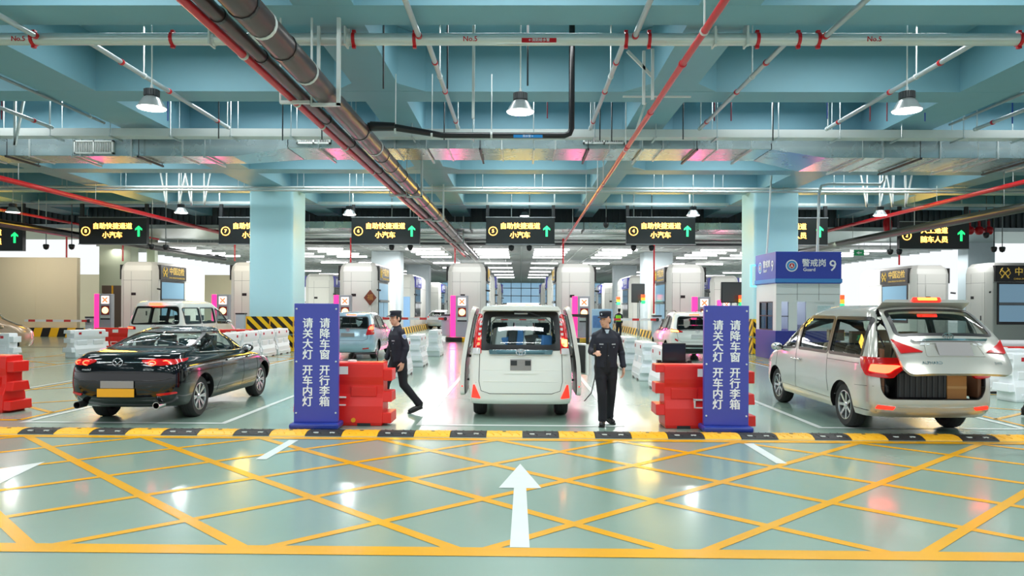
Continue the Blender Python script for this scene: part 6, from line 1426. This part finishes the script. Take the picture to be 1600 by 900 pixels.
def person(name, label, loc, rz, J, vest=False, detail=True, coat=None):
    """J: joints in metres"""
    t = thing(name, label, 'person', loc, rz)
    V = {k: Vector(v) for k, v in J.items() if isinstance(v, (tuple, list))}
    hy = J.get('head_yaw', 0.0)
    pel, che, nk, hd = V['pelvis'], V['chest'], V['neck'], V['head']
    R = Matrix.Rotation(hy, 3, 'Z') @ Matrix.Rotation(J.get('head_tilt', 0), 3, 'X')
    Hh = lambda x, y, z: hd + R @ Vector((x, y, z))
    B = MB()
    # head: skull, face, jaw, nose, ears, brow
    B.ball(Hh(0, .008, .03), (.074, .092, .10), 20, 14); B.ball(Hh(0, -.03, -.03), (.062, .062, .085), 18, 12); B.ball(Hh(0, -.052, -.083), (.035, .03, .028), 14, 10)
    cap(B, Hh(0, -.088, .022), Hh(0, -.108, -.022), .010, .015, 10); B.ball(Hh(0, -.098, -.03), (.018, .013, .010), 12, 8)
    for s in (-1, 1):
        B.ball(Hh(s * .077, .01, .0), (.012, .022, .034), 12, 8); B.ball(Hh(s * .032, -.078, .042), (.024, .014, .010), 12, 8); B.ball(Hh(s * .042, -.062, -.012), (.022, .022, .02), 12, 8)
    B.ball(Hh(0, -.088, -.062), (.024, .01, .007), 12, 6)
    cap(B, Hh(0, .015, -.07), nk, .052, .056); cap(B, nk, lerp(nk, che, .5), .054, .065)
    # trunk and limbs
    cap(B, lerp(nk, che, .55), che, .085, .11); cap(B, che, pel, .125, .115)
    for s, q in ((1, 'l'), (-1, 'r')):
        sh, el, wr, hp, kn, an = (V['sh_' + q], V['el_' + q], V['wr_' + q], V['hip_' + q], V['kn_' + q], V['an_' + q])
        cap(B, lerp(che, sh, .4), sh, .06, .045); cap(B, sh, el, .044, .036); cap(B, el, wr, .038, .027)
        cap(B, hp, kn, .075, .05); cap(B, kn, an, .048, .036)
        # hand: palm, four bent fingers, thumb
        d = V['hd_' + q] - wr; d = d.normalized(); pn = V['pn_' + q].normalized(); pn = (pn - d * pn.dot(d)).normalized(); sd = d.cross(pn) * (1 if q == 'l' else -1)
        curl = J.get('curl_' + q, .5)
        for k in range(4):
            off = (k - 1.5) * .02
            a = wr + d * .02 + sd * off * .8; b = wr + d * .09 + sd * off; cap(B, a, b, .014, .0125, 8)
            Ls = [.042, .047, .043, .034][k]; p = b; dirv = d
            for f_, (ll, rr_) in enumerate(((Ls, .0095), (Ls * .7, .0088), (Ls * .5, .008))):
                ang = curl * (.5 + .35 * f_); dirv = (dirv * math.cos(ang) + pn * math.sin(ang)).normalized(); p2 = p + dirv * ll; cap(B, p, p2, rr_ + .0004, rr_, 8); p = p2
        tb = wr + d * .03 - sd * .032; t1 = tb + (d * .7 - sd * .55 + pn * .35).normalized() * .042; t2 = t1 + (d * .85 - sd * .1 + pn * .5).normalized() * .03
        cap(B, tb, t1, .014, .0115, 8); cap(B, t1, t2, .011, .009, 8)
        cap(B, an, an + Vector((0, -.02, -.03)), .036, .034)
    body = blob(B, 'body', M_SKIN, t, .0062 if detail else .01, 4, .45)
    # face details
    e = MB()
    for s in (-1, 1): e.ball(Hh(s * .031, -.081, .022), (.012, .006, .005), 10, 6); 
    e.build('eyes', M_EYE, t, smooth=60)
    e = MB()
    for s in (-1, 1): e.tube([Hh(s * .016, -.094, .041), Hh(s * .034, -.092, .046), Hh(s * .052, -.078, .04)], .0042, 6)
    e.build('eyebrows', M_HAIR, t, smooth=60)
    e = MB(); e.tube([Hh(-.022, -.088, -.062), Hh(0, -.097, -.061), Hh(.022, -.088, -.062)], [.003, .0055, .003], 8); e.build('lips', M_LIP, t, smooth=60)
    hr = MB(); hr.ball(Hh(0, .02, .035), (.080, .090, .098), 20, 14); hr.ball(Hh(0, .055, -.015), (.066, .05, .06), 16, 10)
    for s in (-1, 1): cap(hr, Hh(s * .071, -.012, .03), Hh(s * .073, -.008, .0), .012, .008, 8)
    o = blob(hr, 'hair', M_HAIR, t, .007, 3)

    # cap with peak and badge
    cp = MB(); ringp = lambda r1, r2, z, n=28: [Hh(r1 * math.sin(2 * PI * k / n), .004 - r2 * math.cos(2 * PI * k / n), z) for k in range(n)]
    rings = [ringp(.083, .1, .062), ringp(.085, .104, .10), ringp(.088, .108, .125), ringp(.08, .098, .14), ringp(.045, .055, .145)]; vs = [p for r in rings for p in r]; n = 28
    fs = [(i * n + k, i * n + (k + 1) % n, (i + 1) * n + (k + 1) % n, (i + 1) * n + k) for i in range(4) for k in range(n)] + [tuple(4 * n + k for k in range(n)), tuple(range(n - 1, -1, -1))]
    cp.add(vs, fs); pk = [Hh(.085 * math.sin(a), -.02 - .08 * math.cos(a), .066) for a in np.linspace(-1.25, 1.25, 13)]; pk2 = [Hh(.080 * math.sin(a), -.03 - .145 * math.cos(a), .048 + .006 * math.cos(a)) for a in np.linspace(-1.25, 1.25, 13)]
    vs = pk + pk2 + [p - Vector((0, 0, .007)) for p in pk + pk2]; fs = []
    for k in range(12): fs += [(k, k + 1, 14 + k, 13 + k), (26 + k + 1, 26 + k, 39 + k, 40 + k), (13 + k, 14 + k, 40 + k, 39 + k)]
    cp.add(vs, fs); c_ = cp.build('cap', M_NAVY if not vest else M_SHOE, t, smooth=45)
    bd = MB(); bd.ball(Hh(0, -.103, .10), (.014, .006, .016), 12, 8); bd.build('cap_badge', M_BADGE, c_, smooth=60)
    # jacket
    K = MB(); shl, shr = V['sh_l'], V['sh_r']; up = (che - pel).normalized(); ax = (shl - shr).normalized()
    def torso(c, rx, ry): return (c, rx, ry)
    secs = [(pel - up * .06, .175, .125), (pel + up * .04, .172, .122), (lerp(pel, che, .45), .178, .125), (lerp(pel, che, .75), .19, .132), (che + up * .02, .196, .132), (che + up * .09, .185, .118), (lerp(che, nk, .72), .13, .09), (lerp(che, nk, .98), .075, .075)]
    fw = ax.cross(up); nn = 28; vs = []; fs = []
    for c, rx, ry in secs:
        for k in range(nn):
            a = 2 * PI * k / nn; ca, sa = math.cos(a), math.sin(a); pw = lambda q: math.copysign(abs(q) ** .85, q); vs.append(c + ax * rx * pw(ca) + fw * ry * pw(sa))
    for i in range(len(secs) - 1):
        for k in range(nn): fs.append((i * nn + k, i * nn + (k + 1) % nn, (i + 1) * nn + (k + 1) % nn, (i + 1) * nn + k))
    fs += [tuple(range(nn - 1, -1, -1)), tuple((len(secs) - 1) * nn + k for k in range(nn))]; K.add(vs, fs)
    for q in 'lr':
        sh, el, wr = V['sh_' + q], V['el_' + q], V['wr_' + q]
        cap(K, lerp(che + up * .06, sh, .55), sh, .072, .060); cap(K, lerp(che, nk, .8) + ax * (.05 if q == 'l' else -.05), sh + up * .005, .055, .055); cap(K, sh, el, .062, .053); cap(K, el, lerp(el, wr, .93), .053, .044)
        K.ball(lerp(sh, el, .5), .06, 12, 8); K.ball(lerp(el, wr, .15), .061, 12, 8)
        d = (wr - el).normalized(); K.tube([lerp(el, wr, .82), lerp(el, wr, .95)], [.049, .047], 14)
    cap(K, lerp(che, nk, .55), lerp(che, nk, .9), .10, .068)
    jk = blob(K, 'jacket', coat or M_NAVY, t, .009 if detail else .014, 5, .5)
    cf = MB()
    for q in 'lr': a, b = lerp(V['el_' + q], V['wr_' + q], .84), lerp(V['el_' + q], V['wr_' + q], .97); cf.tube([a, b], [.0505, .0485], 16)
    cf.build('cuff', coat or M_NAVY, jk, smooth=60)
    if detail:
        col_ = MB(); rg = MB(); n2 = 20; vs2 = []
        for dz, rx_, ry_ in ((-.045, .088, .082), (.028, .066, .062), (.026, .058, .054), (-.04, .07, .065)):
            for k in range(n2 + 1):
                a = PI / 2 + .62 + (2 * PI - 1.24) * k / n2; vs2.append(nk + ax * rx_ * math.cos(a) + fw * ry_ * math.sin(a) + up * (dz - .02 * math.sin(a)))
        rg.add(vs2, [(i * (n2 + 1) + k, i * (n2 + 1) + k + 1, (i + 1) * (n2 + 1) + k + 1, (i + 1) * (n2 + 1) + k) for i in range(3) for k in range(n2)]); rg.build('collar_band', coat or M_NAVY, jk, smooth=50)
        ncol = nk + Vector((0, -.005, -.012))
        for s in (-1, 1):
            p = [ncol + ax * s * .012 + fw * .084 - up * .085, ncol + ax * s * .062 + fw * .078 - up * .06, ncol + ax * s * .072 + fw * .0 + up * .02, ncol + ax * s * .055 + fw * .035 + up * .03]
            p2 = [x + (fw * .012 + ax * s * .006) for x in p]; col_.add(p + p2, [(0, 1, 2, 3), (7, 6, 5, 4), (0, 4, 5, 1), (1, 5, 6, 2), (2, 6, 7, 3), (3, 7, 4, 0)])
        col_.build('collar', coat or M_NAVY, jk, bevel=.004)
        sh_ = MB(); cc = nk + fw * .083 - up * .05; sh_.prism([(-.035, .045), (.035, .045), (0, -.06)], 'y', -.012, .012); o = sh_.build('shirt_front', M_SHIRT, jk); o.matrix_local = Matrix.Translation(cc) @ Matrix((ax, -fw, up)).transposed().to_4x4()
        ft = lambda u, v, off=.0: lerp(pel, che, v) + ax * u + fw * (.134 + off) * math.sqrt(max(.2, 1 - (u / .2) ** 2))
        zp = MB(); zp.tube([ft(0, -.1, .004), ft(0, .3, .004), ft(0, .7, .004), ft(0, 1.05, .0)], .005, 6); zp.build('front_seam', M_SHOE, jk)
        for s in (-1, 1): pq = MB(); pq.bar(ft(s * .05, .86, .004), ft(s * .145, .86, .004), .012, .05, up=tuple(up)); pq.build('pocket_flap', coat or M_NAVY, jk, bevel=.003)
        for s in (-1, 1): pq = MB(); pq.bar(ft(s * .065, .98, .006), ft(s * .125, .98, .006), .006, .016, up=tuple(up)); pq.build('name_tag', M_BADGE, jk)
        pq = MB()
        for s, z in ((-1, .83), (1, .83)): pq.ball(ft(s * .098, z, .009), .006, 8, 6)
        pq.ball(ft(.012, .42, .004), .007, 8, 6); pq.build('button', M_BADGE, jk, smooth=60)
        for s, q in ((1, 'l'), (-1, 'r')):
            sh, el = V['sh_' + q], V['el_' + q]; d = (el - sh).normalized(); o_ = (ax * s - d * (ax * s).dot(d)).normalized(); f2 = d.cross(o_); c = lerp(sh, el, .32) + o_ * .064
            sp = MB(); pts = [(-.034, .04), (.034, .04), (.037, .0), (.02, -.036), (0, -.048), (-.02, -.036), (-.037, 0)]; sp.prism(pts, 'y', -.006, .008); bo = sp.build('arm_badge', M_BADGE, jk, bevel=.003)
            bo.matrix_local = Matrix.Translation(c) @ Matrix((f2, -o_, -d)).transposed().to_4x4()
            sp = MB(); sp.prism([(x * .7, z * .7) for x, z in pts], 'y', -.009, -.004); b2 = sp.build('badge_centre', mat('badge_blue', srgb(120, 140, 190), .4), bo)
            ep = MB(); ep.bar(lerp(nk, sh, .55) + up * .0, lerp(nk, sh, .95) + up * .035, .05, .02); e2 = ep.build('epaulette', M_SHOE, jk, bevel=.004)
        # belt
        bl = MB(); 
    if vest:
        v = MB(); vs = []; secs2 = [(c, rx + .022, ry + .022) for c, rx, ry in secs[1:6]]
        for c, rx, ry in secs2:
            for k in range(nn): a = 2 * PI * k / nn; vs.append(c + ax * rx * math.cos(a) + fw * ry * math.sin(a))
        v.add(vs, [(i * nn + k, i * nn + (k + 1) % nn, (i + 1) * nn + (k + 1) % nn, (i + 1) * nn + k) for i in range(4) for k in range(nn)]); vo = v.build('vest', mat('vest_green', srgb(150, 230, 40), .6, emit=srgb(150, 230, 40), estr=.0), t, smooth=60)
        v = MB(); c, rx, ry = secs2[1]; v.add([c + up * dz + ax * (rx + .006) * math.cos(2 * PI * k / nn) + fw * (ry + .006) * math.sin(2 * PI * k / nn) for dz in (.02, .07) for k in range(nn)], [(k, (k + 1) % nn, nn + (k + 1) % nn, nn + k) for k in range(nn)]); v.build('reflective_band', M_BADGE, vo, smooth=60)
    # trousers
    T = MB(); cap(T, pel + up * .02, pel - up * .08, .135, .13)
    for q in 'lr':
        hp, kn, an = V['hip_' + q], V['kn_' + q], V['an_' + q]; cap(T, pel - up * .03, hp, .13, .10); cap(T, hp, kn, .10, .073); cap(T, kn, lerp(kn, an, .95), .074, .062); T.ball(lerp(hp, kn, .4), .096, 12, 8); T.ball(lerp(kn, an, .3), .073, 12, 8)
        T.tube([lerp(kn, an, .8), lerp(kn, an, 1.03)], [.066, .070], 16)
    tr = blob(T, 'trousers', M_TROU, t, .01 if detail else .014, 5, .5)
    for q in 'lr':
        an = V['an_' + q]; fy = V.get('ft_' + q, Vector((0, -1, 0))); d = fy.normalized(); sd = Vector((-d.y, d.x, 0)).normalized(); F = MB(); pitch = J.get('pitch_' + q, 0.0)
        heel = an + Vector((0, 0, -an.z + .045 + max(0, pitch) * .25)) - d * .03; toe = heel + d * .19 - Vector((0, 0, max(0, pitch) * .25))
        cap(F, heel, heel + Vector((0, 0, .05)), .042, .042, 12); F.tube([heel, lerp(heel, toe, .35), lerp(heel, toe, .7), toe], [.042, .043, .044, .036], 14); F.ball(toe, (.04, .04, .034), 14, 8); cap(F, heel + Vector((0, 0, .05)), an + Vector((0, 0, .02)), .045, .045, 12)
        sh = blob(F, 'shoe', M_SHOE, t, .008, 3)
        S_ = MB(); n = 16; ol = [heel + d * (-.042)] ; poly = []
        for k in range(24):
            a = 2 * PI * k / 24; c = heel if math.cos(a) < 0 else toe; r = .044; poly.append(c + d * r * math.cos(a) * (1.0) + sd * r * math.sin(a))
        S_.add([Vector((p.x, p.y, p.z - .045)) for p in poly] + [Vector((p.x, p.y, p.z - .025)) for p in poly], [tuple(range(23, -1, -1)), tuple(range(24, 48))] + [(k, (k + 1) % 24, 24 + (k + 1) % 24, 24 + k) for k in range(24)]); S_.build('sole', M_RUBBER, sh)
    return t
# second guard: faces the camera, head turned to the van, right hand raised with a hand-held detector
q = gp(946, 664)
JA = dict(pelvis=(0, 0, .96), chest=(0, -.01, 1.27), neck=(0, -.005, 1.49), head=(-.015, -.025, 1.625), head_yaw=-.75, head_tilt=.06,
          sh_l=(.165, .0, 1.38), sh_r=(-.165, 0, 1.38), el_l=(.25, .05, 1.14), el_r=(-.235, -.02, 1.15), wr_l=(.27, -.03, .90), wr_r=(-.22, -.24, 1.13), hd_l=(.27, -.045, .8), pn_l=(-1, -.2, 0), curl_l=.55, hd_r=(-.215, -.34, 1.15), pn_r=(.55, .1, -.8), curl_r=1.15,
          hip_l=(.092, 0, .90), hip_r=(-.088, 0, .90), kn_l=(.095, .03, .49), kn_r=(-.075, -.09, .49), an_l=(.10, .20, .10), an_r=(-.06, -.07, .085), ft_l=(.15, -1, 0), ft_r=(-.3, -1, 0), pitch_l=.1)
pB = person('person', 'guard in navy uniform and cap beside the white van, holding a detector towards it', (q.x, q.y, 0), .08, JA)
t = thing('hand_detector', 'black hand-held detector with a cord in the raised hand of the guard beside the van', 'detector', (q.x - .20, q.y - .33, 1.15)); m = MB(); m.cyl((0, .02, -.06), (-.01, -.03, .085), .016, .02, n=12); m.build('grip', M_BLACK, t, bevel=.003, smooth=50)
m = MB(); m.box(-.03, .01, -.05, -.02, .07, .12); m.build('sensor_head', M_BLACK, t, bevel=.008); m = MB(); m.tube([(0, .02, -.06), (.02, .06, -.22), (.0, .06, -.42), (-.05, .04, -.62), (-.16, .0, -.74)], .008, 8); m.build('cord', M_BLACK, t, smooth=60)
# first guard: walking to the left, seen three quarters
q1 = gp(624, 646)
JB = dict(pelvis=(0, 0, .95), chest=(0, -.025, 1.26), neck=(0, -.03, 1.475), head=(0, -.055, 1.61), head_yaw=.25, head_tilt=.03,
          sh_l=(.162, -.01, 1.38), sh_r=(-.162, -.04, 1.38), el_l=(.215, .06, 1.14), el_r=(-.21, -.06, 1.14), wr_l=(.205, .0, .89), wr_r=(-.2, -.14, .92), hd_l=(.2, -.02, .79), pn_l=(-1, -.25, 0), curl_l=.6, hd_r=(-.2, -.18, .82), pn_r=(1, -.25, 0), curl_r=.6,
          hip_l=(.088, .02, .90), hip_r=(-.088, -.02, .90), kn_l=(.085, .06, .50), kn_r=(-.08, -.19, .52), an_l=(.09, .34, .16), an_r=(-.07, -.26, .085), ft_l=(0, -1, 0), ft_r=(0, -1, 0), pitch_l=.28)
pA = person('person', 'guard in navy uniform and cap walking left behind the left red barrier', (q1.x - .02, q1.y, 0), -1.05, JB)
# guard cut by the right edge of the picture
pC = dup(pB, (8.62, 12.1, 0), .5, 'guard in dark uniform cut off by the right edge of the picture')
# guard in a green vest far back
JD = dict(JA); JD.update(wr_r=(-.2, -.02, .9), el_r=(-.24, .05, 1.15), hd_r=(-.2, -.03, .8), pn_r=(1, 0, 0), curl_r=.5, an_l=(.13, .02, .085), kn_l=(.11, .0, .5), pitch_l=0, head_yaw=.2)
qd = at(967, 480, 43.5)
pD = person('person', 'guard in a bright green vest standing far back behind the second guard', (qd.x, 43.5, 0), 2.6, JD, vest=True, detail=False)
